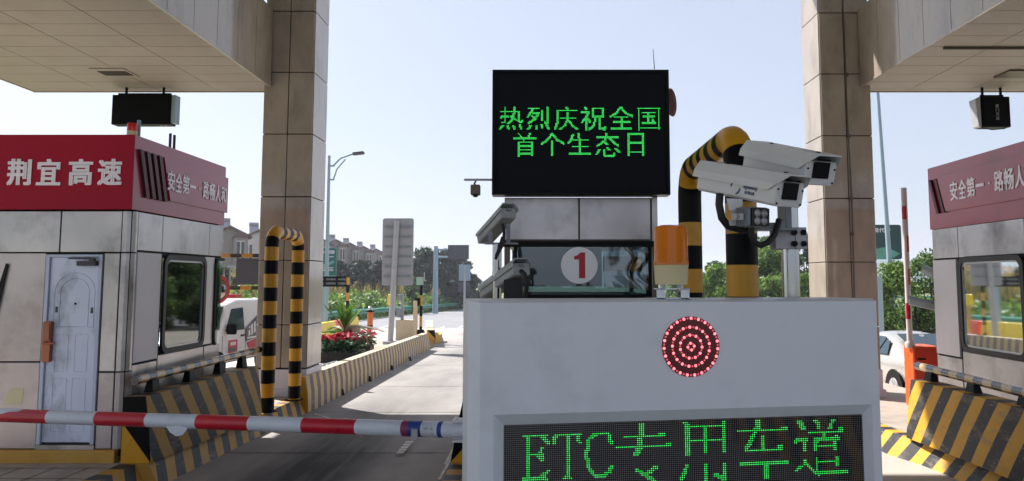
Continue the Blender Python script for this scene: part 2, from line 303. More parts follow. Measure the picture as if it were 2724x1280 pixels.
# ------------------------------------------------------------------ mesh helpers
BASE = {}
class MB:
    def __init__(s): s.v = []; s.f = []; s.m = []; s.uv = {}
    def add(s, vs, fs, mi=0):
        o = len(s.v); s.v += [tuple(x) for x in vs]
        for f in fs: s.f.append(tuple(i + o for i in f)); s.m.append(mi)
        return s
    def hexa(s, p, mi=0):                    # p: 4 bottom, 4 top
        return s.add(p, [(3, 2, 1, 0), (4, 5, 6, 7), (0, 1, 5, 4), (1, 2, 6, 5), (2, 3, 7, 6), (3, 0, 4, 7)], mi)
    def box(s, x0, x1, y0, y1, z0, z1, mi=0):
        return s.hexa([(x0, y0, z0), (x1, y0, z0), (x1, y1, z0), (x0, y1, z0), (x0, y0, z1), (x1, y0, z1), (x1, y1, z1), (x0, y1, z1)], mi)
    def obox(s, c, ux, uy, uz, sx, sy, sz, mi=0):       # oriented box by centre, unit axes and full sizes
        c = Vector(c); X = Vector(ux).normalized() * sx / 2; Y = Vector(uy).normalized() * sy / 2; Z = Vector(uz).normalized() * sz / 2
        return s.hexa([c - X - Y - Z, c + X - Y - Z, c + X + Y - Z, c - X + Y - Z, c - X - Y + Z, c + X - Y + Z, c + X + Y + Z, c - X + Y + Z], mi)
    def prism(s, poly, vec, mi=0, side=None):
        n = len(poly); vec = Vector(vec); a = [Vector(p) for p in poly]
        s.add(a + [p + vec for p in a], [tuple(range(n - 1, -1, -1)), tuple(range(n, 2 * n))], mi)
        o = len(s.v) - 2 * n
        for i in range(n):
            s.f.append((o + i, o + (i + 1) % n, o + n + (i + 1) % n, o + n + i)); s.m.append(mi if side is None else side)
        return s
    def tube(s, path, r, n=12, mi=0, caps=True, mids=None):
        path = [Vector(p) for p in path]; k = len(path); rs = r if isinstance(r, (list, tuple)) else [r] * k
        t0 = (path[1] - path[0]).normalized(); up = Vector((0, 0, 1)) if abs(t0.z) < .9 else Vector((1, 0, 0))
        a = t0.cross(up).normalized(); rings = []
        for i, p in enumerate(path):
            t = ((path[min(i + 1, k - 1)] - path[max(i - 1, 0)])).normalized()
            a = (a - t * a.dot(t)).normalized(); b = t.cross(a)
            rings.append([p + (a * math.cos(2 * math.pi * j / n) + b * math.sin(2 * math.pi * j / n)) * rs[i] for j in range(n)])
        o = len(s.v)
        for g in rings: s.v += [tuple(x) for x in g]
        for i in range(k - 1):
            for j in range(n):
                s.f.append((o + i * n + j, o + i * n + (j + 1) % n, o + (i + 1) * n + (j + 1) % n, o + (i + 1) * n + j)); s.m.append(mids[i] if mids else mi)
        if caps:
            s.f.append(tuple(o + j for j in reversed(range(n)))); s.m.append(mids[0] if mids else mi)
            s.f.append(tuple(o + (k - 1) * n + j for j in range(n))); s.m.append(mids[-1] if mids else mi)
        return s
    def lathe(s, c, prof, n=24, ax=(0, 0, 1), mi=0):   # prof: (radius, height) along axis ax
        c = Vector(c); ax = Vector(ax).normalized()
        return s.tube([c + ax * h for _, h in prof], [max(r, 1e-4) for r, _ in prof], n, mi)
    def cyl(s, p0, p1, r, n=12, mi=0, r1=None):
        return s.tube([p0, p1], [r, r1 if r1 is not None else r], n, mi)
    def quad(s, a, b, c, d, mi=0): return s.add([a, b, c, d], [(0, 1, 2, 3)], mi)
    def text(s, body, o, ux, uz, w, h, depth=.004, bold=0, mi=0):
        cu = bpy.data.curves.new('t', 'FONT'); cu.body = body; cu.resolution_u = 3
        ob = bpy.data.objects.new('t', cu); COL.objects.link(ob)
        dg = bpy.context.evaluated_depsgraph_get(); me = bpy.data.meshes.new_from_object(ob.evaluated_get(dg))
        vs = [v.co.copy() for v in me.vertices]; fs = [tuple(p.vertices) for p in me.polygons]
        bpy.data.objects.remove(ob); bpy.data.curves.remove(cu); bpy.data.meshes.remove(me)
        if not vs: return s
        x0 = min(v.x for v in vs); x1 = max(v.x for v in vs); y0 = min(v.y for v in vs); y1 = max(v.y for v in vs)
        o = Vector(o); ux = Vector(ux).normalized(); uz = Vector(uz).normalized(); nn = ux.cross(uz)
        def P(v, k): return o + ux * ((v.x - x0) / (x1 - x0) - .5) * w + uz * ((v.y - y0) / max(y1 - y0, 1e-6) - .5) * h + nn * k
        from collections import Counter
        nv = len(vs); ed = Counter()
        for f in fs:
            for i in range(len(f)): ed[(f[i], f[(i + 1) % len(f)])] += 1
        allf = list(fs) if True else []
        sides = [(a, b, b + nv, a + nv) for (a, b) in ed if (b, a) not in ed]
        dl = min(w, h) * min(bold, .045)
        for k, (dx, dz) in enumerate([(0, 0)] if not bold else [(dl, dl * .6), (-dl, dl * .6), (dl, -dl * .6), (-dl, -dl * .6)]):
            sh = ux * dx + uz * dz; kk = k * .0005
            s.add([P(v, depth + kk) + sh for v in vs] + [P(v, 0) + sh for v in vs], allf + sides, mi)
        return s
    def build(s, name, mats, parent=None, smooth=None, bevel=0, subdiv=0, uvf=None):
        base = BASE.get(parent.name, Vector((0, 0, 0))) if parent else Vector((0, 0, 0))
        return s._link(name, mats, parent, base, smooth, bevel, subdiv, uvf)
    def _link(s, name, mats, parent, base, smooth, bevel, subdiv, uvf):
        me = bpy.data.meshes.new(name)
        me.from_pydata([tuple(Vector(v) - base) for v in s.v], [], s.f)
        mats = mats if isinstance(mats, (list, tuple)) else [mats]
        for q in mats: me.materials.append(mt[q] if isinstance(q, str) else q)
        me.polygons.foreach_set('material_index', s.m)
        if uvf:
            uv = me.uv_layers.new(name='UVMap')
            for lp in me.loops: uv.data[lp.index].uv = uvf(Vector(s.v[lp.vertex_index]))
        if smooth:
            me.shade_smooth(); me.set_sharp_from_angle(angle=R(smooth))
        me.update()
        o = bpy.data.objects.new(name, me); COL.objects.link(o)
        if parent: o.parent = parent; BASE[o.name] = base
        if bevel:
            b = o.modifiers.new('bevel', 'BEVEL'); b.width = bevel; b.segments = 2; b.limit_method = 'ANGLE'; b.angle_limit = R(40)
        if subdiv:
            b = o.modifiers.new('subdiv', 'SUBSURF'); b.levels = subdiv; b.render_levels = subdiv
        return o
    def solo(s, name, mats, label, cat, base, group=None, **kw):
        a = dict(smooth=None, bevel=0, subdiv=0, uvf=None); a.update(kw)
        o = s._link(name, mats, None, Vector(base), a['smooth'], a['bevel'], a['subdiv'], a['uvf'])
        o.location = base; BASE[o.name] = Vector(base); tag(o, label, cat, group); return o
def tag(o, label=None, cat=None, group=None, kind=None):
    for k, v in (('label', label), ('category', cat), ('group', group), ('kind', kind)):
        if v: o[k] = v
    return o
def thing(name, label, cat, base=(0, 0, 0), group=None, rz=None):
    o = bpy.data.objects.new(name, None); COL.objects.link(o); o.location = base; o.empty_display_size = .2
    if rz is None: BASE[o.name] = Vector(base)
    else: o.rotation_euler.z = rz; BASE[o.name] = Vector((0, 0, 0))       # children in local coordinates
    return tag(o, label, cat, group)
def struct(mb, name, mats, **kw):
    o = mb.build(name, mats, None, **kw); o['kind'] = 'structure'; return o
def copy_thing(src, loc, label, rz=None):
    r = src.copy(); COL.objects.link(r); r.location = loc; r['label'] = label
    if rz is not None: r.rotation_euler.z = rz
    for ch in list(src.children):
        c = ch.copy(); COL.objects.link(c); c.parent = r
        for g in ch.children:
            d = g.copy(); COL.objects.link(d); d.parent = c
    return r
def rrect(cx, cy, w, h, r, n=5):
    out = []
    for sx, sy, a0 in ((1, 1, 0), (-1, 1, 90), (-1, -1, 180), (1, -1, 270)):
        for i in range(n + 1):
            a = R(a0 + 90 * i / n); out.append((cx + sx * (w / 2 - r) + r * math.cos(a), cy + sy * (h / 2 - r) + r * math.sin(a)))
    return out
def ringframe(mb, outer, inner, f, depth, mi=0):
    """flat frame between two outlines with the same count; f maps (u, v, depth) to a point"""
    n = len(outer); o = len(mb.v)
    for d in (0, depth):
        for ring in (outer, inner): mb.v += [tuple(f(u, v, d)) for u, v in ring]
    for i in range(n):
        j = (i + 1) % n
        for q in ((2*n+i, 2*n+j, 3*n+j, 3*n+i), (i, n+i, n+j, j), (i, j, 2*n+j, 2*n+i), (n+i, 3*n+i, 3*n+j, n+j)):
            mb.f.append(tuple(o + x for x in q)); mb.m.append(mi)
    return mb

# ================================================================== SETTING
def sheet(name, mat, rows, h, step=2.0, kind='structure'):
    """rows: (Y, x_left, x_right); follows the fall of the lane, h above it"""
    mb = MB(); ys = []
    for (y0, a0, b0), (y1, a1, b1) in zip(rows, rows[1:]):
        k = max(1, int(abs(y1 - y0) / step)) if y1 < 120 else 1
        for i in range(k): t = i / k; ys.append((y0 + (y1 - y0) * t, a0 + (a1 - a0) * t, b0 + (b1 - b0) * t))
    ys.append(rows[-1])
    for (y0, a0, b0), (y1, a1, b1) in zip(ys, ys[1:]):
        mb.quad((a0, y0, gz(y0) + h), (b0, y0, gz(y0) + h), (b1, y1, gz(y1) + h), (a1, y1, gz(y1) + h))
    o = mb.build(name, mat); o['kind'] = kind; return o
sheet('ground', 'soil', [(-80, -1800, 1800), (8, -1800, 1800), (90, -1800, 1800), (3000, -1800, 1800)], -.02)
sheet('plaza_concrete', 'conc', [(-40, -13, 16), (45.5, -12.5, 16)], .004)
sheet('lane_concrete', 'lane', [(-14, -4.2, -.6), (45, -4.3, -.2)], .010)
sheet('road_asphalt', 'asph', [(45.5, -14, 30), (64, -13.7, 34), (78, -12.8, 42), (101, -9.5, 60), (112, -4, 80), (122, 20, 110)], .0)
mk = MB()
def dash(p, q, w=.15):
    p = ong(*p); q = ong(*q); d = (q - p); d.z = 0; d.normalize(); s = Vector((d.y, -d.x, 0)) * w / 2; u = Vector((0, 0, .018))
    mk.quad(p - s + u, p + s + u, q + s + u, q - s + u)
for a, b in (((1007, 875), (1040, 865)), ((1168, 876), (1183, 870)), ((1192, 893), (1230, 868)), ((1180, 896), (1205, 880)), ((1176, 900), (1192, 890))): dash(a, b)
for i in range(5): p = onz(1077 - i * 6, 1182 + i * 7, 0); mk.quad(p + Vector((0, 0, .018)), p + Vector((.09, 0, .018)), p + Vector((.09, .11, .018)), p + Vector((0, .11, .018)))
for a, b in (((1168, 1280), (1225, 1180)), ((1184, 1240), (1208, 1192)), ((836, 1103), (905, 1125))): dash(a, b, .03)
struct(mk, 'road_marking', 'mark')
# joints and a drain in the lane slab
jn = MB()
for y in (9.7, 13.0, 16.6, 21.5, 27.5): jn.quad((-4.0, y, gz(y) + .016), (-.9, y, gz(y) + .016), (-.9, y + .02, gz(y) + .016), (-4.0, y + .02, gz(y) + .016))
struct(jn, 'lane_joint', 'joint')

# islands: tiled pavement inside a striped kerb
def island(base, y_end, xl, name_mat='str_barrier_l', side=1, xr_close=None):
    """base: kerb-foot line on the lane side (x, y) going away; side=+1 lane is to the right"""
    pav = MB(); kb = MB(); ins = .13
    for (x0, y0), (x1, y1) in zip(base, base[1:]):
        k = max(1, int((y1 - y0) / 1.5))
        for i in range(k):
            ya, yb = y0 + (y1 - y0) * i / k, y0 + (y1 - y0) * (i + 1) / k; xa, xb = x0 + (x1 - x0) * i / k, x0 + (x1 - x0) * (i + 1) / k
            za, zb = gz(ya), gz(yb); ta, tb = xa - side * ins, xb - side * ins; ga, gb = ta - side * .16, tb - side * .16
            f = [(xa, ya, za - .02), (xb, yb, zb - .02), (tb, yb, zb + .25), (ta, ya, za + .25)]
            kb.add(f if side > 0 else f[::-1], [(0, 1, 2, 3)])
            f = [(ta, ya, za + .25), (tb, yb, zb + .25), (gb, yb, zb + .25), (ga, ya, za + .25)]
            kb.add(f if side > 0 else f[::-1], [(0, 1, 2, 3)])
            pav.quad((xl, ya, za + .246), (ga, ya, za + .246), (gb, yb, zb + .246), (xl, yb, zb + .246))
            # far kerb
            pav.quad((xl, ya, za + .246), (xl, yb, zb + .246), (xl - side * .1, yb, zb - .02), (xl - side * .1, ya, za - .02))
    x, y = base[0]; kb.quad((x, y, -.02), (x - side * ins, y, .25), (xl, y, .25), (xl, y, -.02))
    x, y = base[-1]; z = gz(y); kb.quad((x, y, z - .02), (x - side * ins, y, z + .25), (xl, y, z + .25), (xl, y, z - .02))
    return pav, kb
L = [(-4.0, -9), (-3.98, 7.98), (-3.88, 8.03), (-3.88, 10.9), (-3.875, 14.9), (-3.92, 20.5), (-4.02, 29.3)]
pav, kb = island(L, 30, -6.7)
struct(pav, 'island_pavement', 'tile'); struct(kb, 'kerb', 'str_barrier_l')
RK = [(4.38, -8), (4.40, 8.6), (4.36, 9.1), (4.25, 9.65), (4.2, 15.5)]
pav, kb = island(RK, 15, 6.7, side=-1)
struct(pav, 'island_pavement', 'tile'); struct(kb, 'kerb', 'str_barrier')
pav, kb = island([(-1.02, 1.5), (-1.05, 8.1), (-1.05, 14)], 14, 1.85, side=-1)
struct(pav, 'island_pavement', 'tile'); struct(kb, 'kerb', 'str_barrier_l')
# tile joints on the left island, in front of the booth and round the column
tj = MB()
for i in range(14):
    y = 4.2 + i * .4
    if y < 7.9: tj.quad((-6.6, y, .252), (-4.3, y, .252), (-4.3, y + .012, .252), (-6.6, y + .012, .252))
for i in range(7): tj.quad((-4.5 - i * .33, 4, .252), (-4.49 - i * .33, 4, .252), (-4.49 - i * .33, 7.85, .252), (-4.5 - i * .33, 7.85, .252))
for i in range(60):
    y = 10.7 + i * .3; z = gz(y) + .2505
    tj.quad((-6.6, y, z), (-4.18, y, z), (-4.18, y + .012, gz(y + .012) + .2505), (-6.6, y + .012, gz(y + .012) + .2505))
struct(tj, 'tile_joint', 'joint')

# ================================================================== CANOPIES AND COLUMNS
def panels(mb, axis, pos, us, vs, gap, th, mi=0):
    """flat panels with open joints; axis 'x-','x+','y-','z-' is the face direction, pos the plane of the backing"""
    for u0, u1 in zip(us, us[1:]):
        for v0, v1 in zip(vs, vs[1:]):
            a, b, c, d = u0 + gap / 2, u1 - gap / 2, v0 + gap / 2, v1 - gap / 2
            if axis == 'x+': mb.box(pos, pos + th, a, b, c, d, mi)
            elif axis == 'x-': mb.box(pos - th, pos, a, b, c, d, mi)
            elif axis == 'y-': mb.box(a, b, pos - th, pos, c, d, mi)
            elif axis == 'z-': mb.box(a, b, c, d, pos - th, pos, mi)
def frange(a, b, s):
    o = []; x = a
    while x < b - 1e-6: o.append(x); x += s
    return o + [b]
def canopy(name_label, x_in, x_out, y0, y1, xs):
    sgn = 1 if x_in > x_out else -1                      # direction from canopy towards the lane
    t = thing('toll_canopy', name_label, 'canopy', ((x_in + x_out) / 2, y1, 5.5), 'canopies over the toll islands')
    lo, hi = min(x_in, x_out), max(x_in, x_out)
    core = MB().box(lo + .03, hi - .03, y0, y1 - .03, 5.54, 6.86); core.build('roof_deck', 'joint', t)
    s = MB(); panels(s, 'z-', 5.54, xs, frange(y0, y1, .5), .012, .025); s.build('soffit', 'soffit', t)
    f = MB(); yb = 13.2
    ys = [yb - .75 * i for i in range(26)][::-1]
    panels(f, 'x+' if sgn > 0 else 'x-', x_in - sgn * .03, ys, [5.50, 6.87], .012, .05)
    f.box(min(x_in, x_in + sgn * .03), max(x_in, x_in + sgn * .03), ys[0], yb, 5.47, 5.505)
    f.build('fascia', 'clad', t)
    e = MB(); panels(e, 'x-' if sgn > 0 else 'x+', x_out + sgn * .03, [y0 + .1, y0 + 5, y0 + 10, y1], [5.50, 6.87], .012, .03)
    e.box(lo, hi, y1 - .03, y1, 5.50, 6.87); e.build('edge_trim', 'clad', t)
    return t
cl = canopy('tile-soffited canopy over the left booth, with an open square hatch', -4.75, -9.2, -6, 13.7, [-9.17, -7.94, -6.89, -5.84, -4.79])
hb = MB()
c = onz(305, 190, 5.53); hb.box(c.x - .28, c.x + .28, c.y - .25, c.y + .25, 5.50, 5.512); hb.build('hatch_frame', 'soffit', cl)
MB().box(c.x - .22, c.x + .24, c.y - .12, c.y + .14, 5.494, 5.501).build('hatch_opening', 'joint', cl)
up = MB().box(-9.2, -6.45, -6, 17.8, 7.3, 7.7); up.box(-14, 14, -6, 16.1, 11.0, 11.5); up.box(-2.7, .3, 16.1, 17.4, 11.05, 11.4); up.build('upper_roof_with_shade_box', 'clad', cl)  # unseen roof slabs, sized for their shade; front box added to shade right booth
cr = canopy('tile-soffited canopy over the right booth, with a recessed light slot', 5.6, 10.4, -6, 13.7, [5.64, 6.6, 7.7, 8.8, 9.9, 10.37])
lb = MB(); a = onz(2560, 126, 5.51); lb.box(5.9, 10.2, a.y - .02, a.y + .02, 5.475, 5.512); lb.build('cable_duct', 'jamb', cr)
c = onz(2720, 192, 5.53); MB().box(c.x - .35, c.x + .6, c.y - .22, c.y + .22, 5.485, 5.513).build('light_slot', 'jamb', cr)

def column(x0, x1, label, zj, mid, cable=None):
    t = thing('clad_column', label, 'column', ((x0 + x1) / 2, 13.7, .2), 'columns carrying the canopies')
    y0, y1 = 13.25, 14.1; g = .02; top = 12
    MB().box(x0 + g, x1 - g, y0 + g, y1 - g, .1, top).build('core', 'joint', t)
    z0 = zj; zs = [z0 + 1.1 * k for k in range(-1, 9)]; zs = [.62 if x0 < 0 else .3] + [z for z in zs if z > .8] + [top]
    p = MB(); panels(p, 'y-', y0 + g, [x0, mid, x1], zs, .014, g + .012)
    panels(p, 'x+', x1 - g, [y0 + .004, y1], zs, .014, g + .010); panels(p, 'x-', x0 + g, [y0 + .004, y1], zs, .014, g + .010)
    p.build('cladding', 'clad', t, bevel=.008)
    b = MB().box(x0 - .02, x1 + .02, y0 - .035, y1 + .03, .1, .60); b.box(x0 - .05, x1 + .05, y0 - .08, y1 + .06, .1, .27); b.build('base_box', 'steel_new', t, bevel=.01)
    if cable:
        q = MB(); q.tube([(cable, y0 - .03, 7.6), (cable + .01, y0 - .03, 5), (cable + .04, y0 - .03, 3.5), (cable + .02, y0 - .03, 1.2)], .012, 6)
        for z in (2.9, 3.51, 4.61, 5.7): q.box(cable - .01, cable + .05, y0 - .05, y0 - .01, z - .03, z + .03)
        q.build('conduit', 'jamb', t)
    return t
column(-4.86, -4.0, 'beige metal-clad column behind the left booth and its striped pipe frame', 1.35, -4.43)
column(4.9, 5.77, 'beige metal-clad column on the right, sunlit on its left side, with a thin conduit down its face', 1.32, 5.33, cable=5.33)

# ================================================================== TOLL BOOTHS
def wframe(side, y0, y1, z0, z1, X, booth, pane='glass_booth', sgn=1):
    """side window with a rounded black gasket, an aluminium inner frame and a pane"""
    cy, cz, w, h = (y0 + y1) / 2, (z0 + z1) / 2, y1 - y0, z1 - z0
    f = lambda u, v, d: (X + sgn * d, u, v)
    a = MB(); ringframe(a, rrect(cy, cz, w, h, .12), rrect(cy, cz, w - .12, h - .12, .09), f, .03)
    fr = a.build('window', 'rubber', booth, smooth=30)
    a = MB(); ringframe(a, rrect(cy, cz, w - .12, h - .12, .09), rrect(cy, cz, w - .16, h - .16, .08), f, .016); a.build('frame', 'alu', fr, smooth=30)
    p = rrect(cy, cz, w - .15, h - .15, .08); a = MB(); a.prism([(X - .004 * sgn, u, v) for u, v in p], (.008 * sgn, 0, 0)); a.build('pane', pane, fr)
    return fr
def booth(label, X, sgn, xw, yn=8.09, yf=10.42, front=True, detail=None):
    """X: face towards the lane; sgn: +1 that face looks to +X"""
    xb = X - sgn * xw; t = thing('toll_booth', label, 'toll booth', ((X + xb) / 2, (yn + yf) / 2, .25), 'toll booths on the islands')
    lo, hi = min(X, xb), max(X, xb)
    return t, lo, hi
# ---- left booth
t, lo, hi = booth('toll booth on the left with crimson sign, scuffed blue-grey door and red beacon', -4.31, 1, 1.75)
X = -4.31; g = .02
w = MB()                                              # dark shell with an opening on the lane side
w.box(lo, hi - .02, 8.11, 8.17, .3, 2.84); w.box(lo, lo + .06, 8.17, 10.15, .3, 2.84); w.box(lo, hi - .02, 10.12, 10.18, .3, 1.25); w.box(lo, hi - .02, 10.12, 10.18, 2.40, 2.84)
w.box(lo, hi - .02, 8.11, 10.4, 2.76, 2.84); w.box(lo, hi, 8.11, 10.4, .3, .36)
w.box(hi - .06, hi - .02, 8.17, 8.80, .36, 2.76); w.box(hi - .06, hi - .02, 9.84, 10.18, .36, 2.76); w.box(hi - .06, hi - .02, 8.8, 9.84, .36, 1.30); w.box(hi - .06, hi - .02, 8.8, 9.84, 2.36, 2.76)
w.box(hi - .06, hi - .02, 10.18, 10.40, .36, 1.22); w.box(hi - .06, hi - .02, 10.18, 10.40, 2.40, 2.76)
w.box(lo, hi - .06, 10.36, 10.40, .36, 1.22); w.box(lo, hi - .06, 10.36, 10.40, 2.40, 2.76)
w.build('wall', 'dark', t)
p = MB()
panels(p, 'y-', 8.11, [lo, -5.069, -4.42], [2.395, 2.84], .014, g, 0)
panels(p, 'y-', 8.11, [lo, -5.20], [1.259, 2.395], .014, g, 1); panels(p, 'y-', 8.11, [lo, -5.20], [.37, 1.259], .014, g, 1)
panels(p, 'y-', 8.11, [-4.60, -4.425], [1.155, 2.395], .014, g, 0); panels(p, 'y-', 8.11, [-4.60, -4.425], [.37, 1.155], .014, g, 1)
for z0, z1, m_ in ((2.40, 2.835, 0), (1.16, 2.39, 0), (.37, 1.15, 1)):   # rounded corner posts
    a = [(-4.42, 8.09), (-4.37, 8.093), (-4.33, 8.115), (-4.312, 8.16), (-4.31, 8.20), (-4.42, 8.20)]
    p.prism([(x, y, z0) for x, y in a], (0, 0, z1 - z0), m_)
p.build('front_panel', ['steel', 'steel_pink'], t, bevel=.006)
p = MB()
panels(p, 'x+', X - g, [8.2, 8.74, 9.98, 10.41], [2.42, 2.84], .014, g, 0)
panels(p, 'x+', X - g, [8.2, 8.73], [1.225, 2.41], .014, g + .008, 1); panels(p, 'x+', X - g, [8.2, 8.73], [.37, 1.215], .014, g)
panels(p, 'x+', X - g, [8.74, 9.92], [.37, 1.27], .014, g); panels(p, 'x+', X - g, [9.93, 10.41], [.37, 1.27], .014, g)
panels(p, 'x+', X - g, [9.88, 10.17], [1.28, 2.41], .01, g)
p.build('side_panel', ['steel', 'steel_new'], t, bevel=.005)
wframe('side', 8.77, 9.87, 1.27, 2.40, X, t)
a = MB(); a.tube([(X + .01, 10.42, 2.385), (X + .01, 10.25, 2.385), (X + .01, 10.20, 2.36), (X + .01, 10.185, 2.30), (X + .01, 10.185, 1.36), (X + .01, 10.2, 1.29), (X + .01, 10.24, 1.27)], .02, 8); fr = a.build('window', 'rubber', t, smooth=40)
MB().box(X - .012, X - .004, 10.19, 10.41, 1.26, 2.39).build('pane', 'glass_clear', fr)
MB().box(lo, hi - .07, 10.395, 10.403, 1.22, 2.40).build('rear_pane', 'glass_clear', t)
MB().box(lo - .1, hi - .05, 8.03, 8.3, .24, .37).build('plinth', 'yellow_dull', t, bevel=.01)
# door
d = MB(); d.box(-5.155, -4.645, 8.098, 8.13, .44, 2.345)
door = d.build('door', 'door', t, bevel=.004)
fr = MB(); fr.box(-5.195, -5.157, 8.075, 8.13, .42, 2.375); fr.box(-4.643, -4.605, 8.075, 8.13, .42, 2.375); fr.box(-5.157, -4.643, 8.075, 8.13, 2.347, 2.375); fr.build('door_frame', 'frame_grey', t, bevel=.004)
MB().box(-5.2, -4.6, 8.08, 8.13, .37, .415).build('threshold', 'steel', t)
# embossed panels of the door
e = MB()
def ridge(path, r=.008): e.tube([(x, 8.0995, z) for x, z in path], r * .9, 8)
for rr in (.21, .15):
    cx, cz = -4.89, 1.98
    ridge([(cx - rr, 1.62)] + [(cx + rr * math.cos(R(a)), cz + rr * .95 * math.sin(R(a))) for a in range(180, -1, -15)] + [(cx + rr, 1.62), (cx - rr, 1.62)])
for x0, x1, z0, z1 in ((-5.06, -4.93, 1.16, 1.54), (-4.86, -4.73, 1.16, 1.54), (-5.07, -4.93, .55, 1.09), (-4.87, -4.73, .55, 1.09)): ridge([(x0, z0), (x0, z1), (x1, z1), (x1, z0), (x0, z0)], .006)
e.build('raised_moulding', 'door', door, smooth=40)
MB().lathe((-4.875, 8.098, 1.86), [(.012, 0), (.012, .006), (0.001, .007)], 12, (0, -1, 0)).build('peephole', 'black', door)
k = MB(); k.prism([(x, 8.045, z) for x, z in rrect(-5.13, 1.47, .085, .42, .02)], (0, .055, 0)); k.cyl((-5.15, 8.02, 1.46), (-5.02, 8.02, 1.455), .011, 10); k.cyl((-5.13, 8.045, 1.46), (-5.13, 8.015, 1.46), .016, 10)
k.box(-5.165, -5.095, 8.035, 8.045, 1.49, 1.66); k.build('smart_lock', 'copper', door, bevel=.004)
k = MB().box(-4.85, -4.65, 8.03, 8.095, 2.255, 2.305); k.box(-4.95, -4.70, 8.05, 8.07, 2.325, 2.34); k.box(-4.72, -4.66, 8.02, 8.06, 2.30, 2.335); k.build('door_closer', 'grey_dark', door, bevel=.006)
for x, z in ((-5.07, 1.80), (-4.70, 1.79)): MB().box(x - .012, x + .012, 8.094, 8.0985, z - .03, z + .03).build('sticker_residue', 'grey_dark', door)
MB().add([(-5.55, 8.088, .83), (-5.37, 8.088, .82), (-5.36, 8.088, 1.0), (-5.40, 8.088, .985), (-5.45, 8.088, 1.0), (-5.52, 8.088, .97)], [(0, 1, 2, 3, 4, 5)]).build('paint_patch', 'cream', t)
k = MB().tube([(-5.60, 8.075, 2.27), (-5.66, 8.07, 1.9), (-5.72, 8.07, 1.6)], .014, 8); k.tube([(-5.60, 8.07, 2.28), (-5.68, 8.06, 1.95), (-5.74, 8.07, 1.6)], .01, 8); k.build('cable', 'rubber', t, smooth=40)
# sign band: crimson front, pinker glossy side with a raised strip
sb = MB().box(lo - .02, X - .004, 8.055, 8.09, 2.85, 3.645); sb.box(lo, X - .03, 8.09, 10.40, 2.85, 3.60)
sign = sb.build('sign_board', 'red', t, bevel=.004)
a = MB().box(X - .028, X, 8.058, 10.42, 2.85, 3.645); sd = a.build('side_sign_board', 'red_sheen', t, bevel=.004)
a = MB(); a.prism([(X + .002, 8.66, 3.50), (X + .002, 10.46, 3.50), (X + .002, 10.46, 3.02), (X + .002, 8.84, 3.02)], (.02, 0, 0)); a.build('raised_strip', 'red_sheen', sd, bevel=.003)
a = MB()
for i in range(4):
    y = 8.12 + i * .135; a.prism([(X + .001, y, 3.50), (X + .001, y + .07, 3.50), (X + .001, y + .24, 3.00), (X + .001, y + .17, 3.00)], (.03, 0, 0))
a.build('slat', 'dark_red', sd)
a = MB()
for ch, px in (('荆', 52), ('宜', 130), ('高', 215), ('速', 293)):
    c = at(px, 458, 8.053); a.text(ch, (c.x, 8.0545, c.z), (1, 0, 0), (0, 0, 1), .235, .27, .006, .045)
a.build('lettering', 'lettering', sign)
def band_text(mb, chars, X, y0, y1, z, h, sgn):
    n = len(chars); 
    for i, ch in enumerate(chars):
        y = y0 + (y1 - y0) * (i + .5) / n; wd = abs(y1 - y0) / n * .86; hh = h
        if ch == '·': wd, hh = .03, .03
        if ch == '一': hh = .035
        mb.text(ch, (X, y, z), (0, 1, 0) if sgn > 0 else (0, -1, 0), (0, 0, 1), wd, hh, .005, .03)
a = MB(); band_text(a, '安全第一·路畅人和', X + .0235, 8.74, 10.40, 3.25, .22, 1); a.build('side_lettering', 'lettering', sd)

# ---- right booth (its lane side and the far end of its sign are in view)
t, lo, hi = booth('toll booth on the right edge with pinkish red sign and grey side window', 5.3, -1, 1.75)
X = 5.3
w = MB(); w.box(lo + .02, hi, 8.11, 8.17, .3, 2.8); w.box(hi - .06, hi, 8.17, 10.38, .3, 2.8); w.box(lo + .02, hi, 10.36, 10.42, .3, 2.8); w.box(lo + .02, hi, 8.11, 10.4, 2.7, 2.78)
w.box(lo + .02, lo + .06, 9.74, 10.36, .3, 2.7); w.box(lo + .02, lo + .06, 8.17, 8.48, .3, 2.7); w.box(lo + .02, lo + .06, 8.48, 9.74, .3, 1.26); w.box(lo + .02, lo + .06, 8.48, 9.74, 2.36, 2.7)
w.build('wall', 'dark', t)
p = MB(); panels(p, 'x-', X + g, [8.11, 8.42, 9.78, 10.42], [2.39, 2.79], .014, g, 0)
panels(p, 'x-', X + g, [9.83, 10.42], [1.13, 2.38], .014, g + .008, 1); panels(p, 'x-', X + g, [9.80, 10.42], [.37, 1.12], .014, g)
panels(p, 'x-', X + g, [8.42, 9.79], [.37, 1.22], .014, g); panels(p, 'x-', X + g, [8.11, 8.42], [.37, 2.38], .014, g)
p.build('side_panel', ['steel', 'steel_new'], t, bevel=.005)
p = MB(); panels(p, 'y-', 8.11, [lo, 6.1, hi], [.37, 1.5, 2.4, 2.8], .014, g); p.build('front_panel', 'steel', t)
wframe('side', 8.44, 9.76, 1.22, 2.39, X, t, sgn=-1)
MB().box(lo - .03, hi, 8.03, 8.3, .24, .37).build('plinth', 'yellow_dull', t)
ch = MB(); ch.box(5.75, 6.05, 8.75, 9.15, 1.10, 1.62); ch.box(5.7, 6.1, 8.8, 9.2, 1.0, 1.12); ch.build('chair', 'grey_dark', t, bevel=.05)
a = MB().box(X, X + .03, 8.06, 10.46, 2.79, 3.63); a.box(X + .03, hi, 8.06, 10.44, 2.79, 3.6); sd = a.build('sign_board', 'red_sheen', t, bevel=.004)
a = MB(); a.prism([(X - .002, 10.2, 3.47), (X - .002, 8.03, 3.47), (X - .002, 8.03, 3.0), (X - .002, 10.0, 3.0)], (-.02, 0, 0)); a.build('raised_strip', 'red_sheen', sd, bevel=.003)
a = MB()
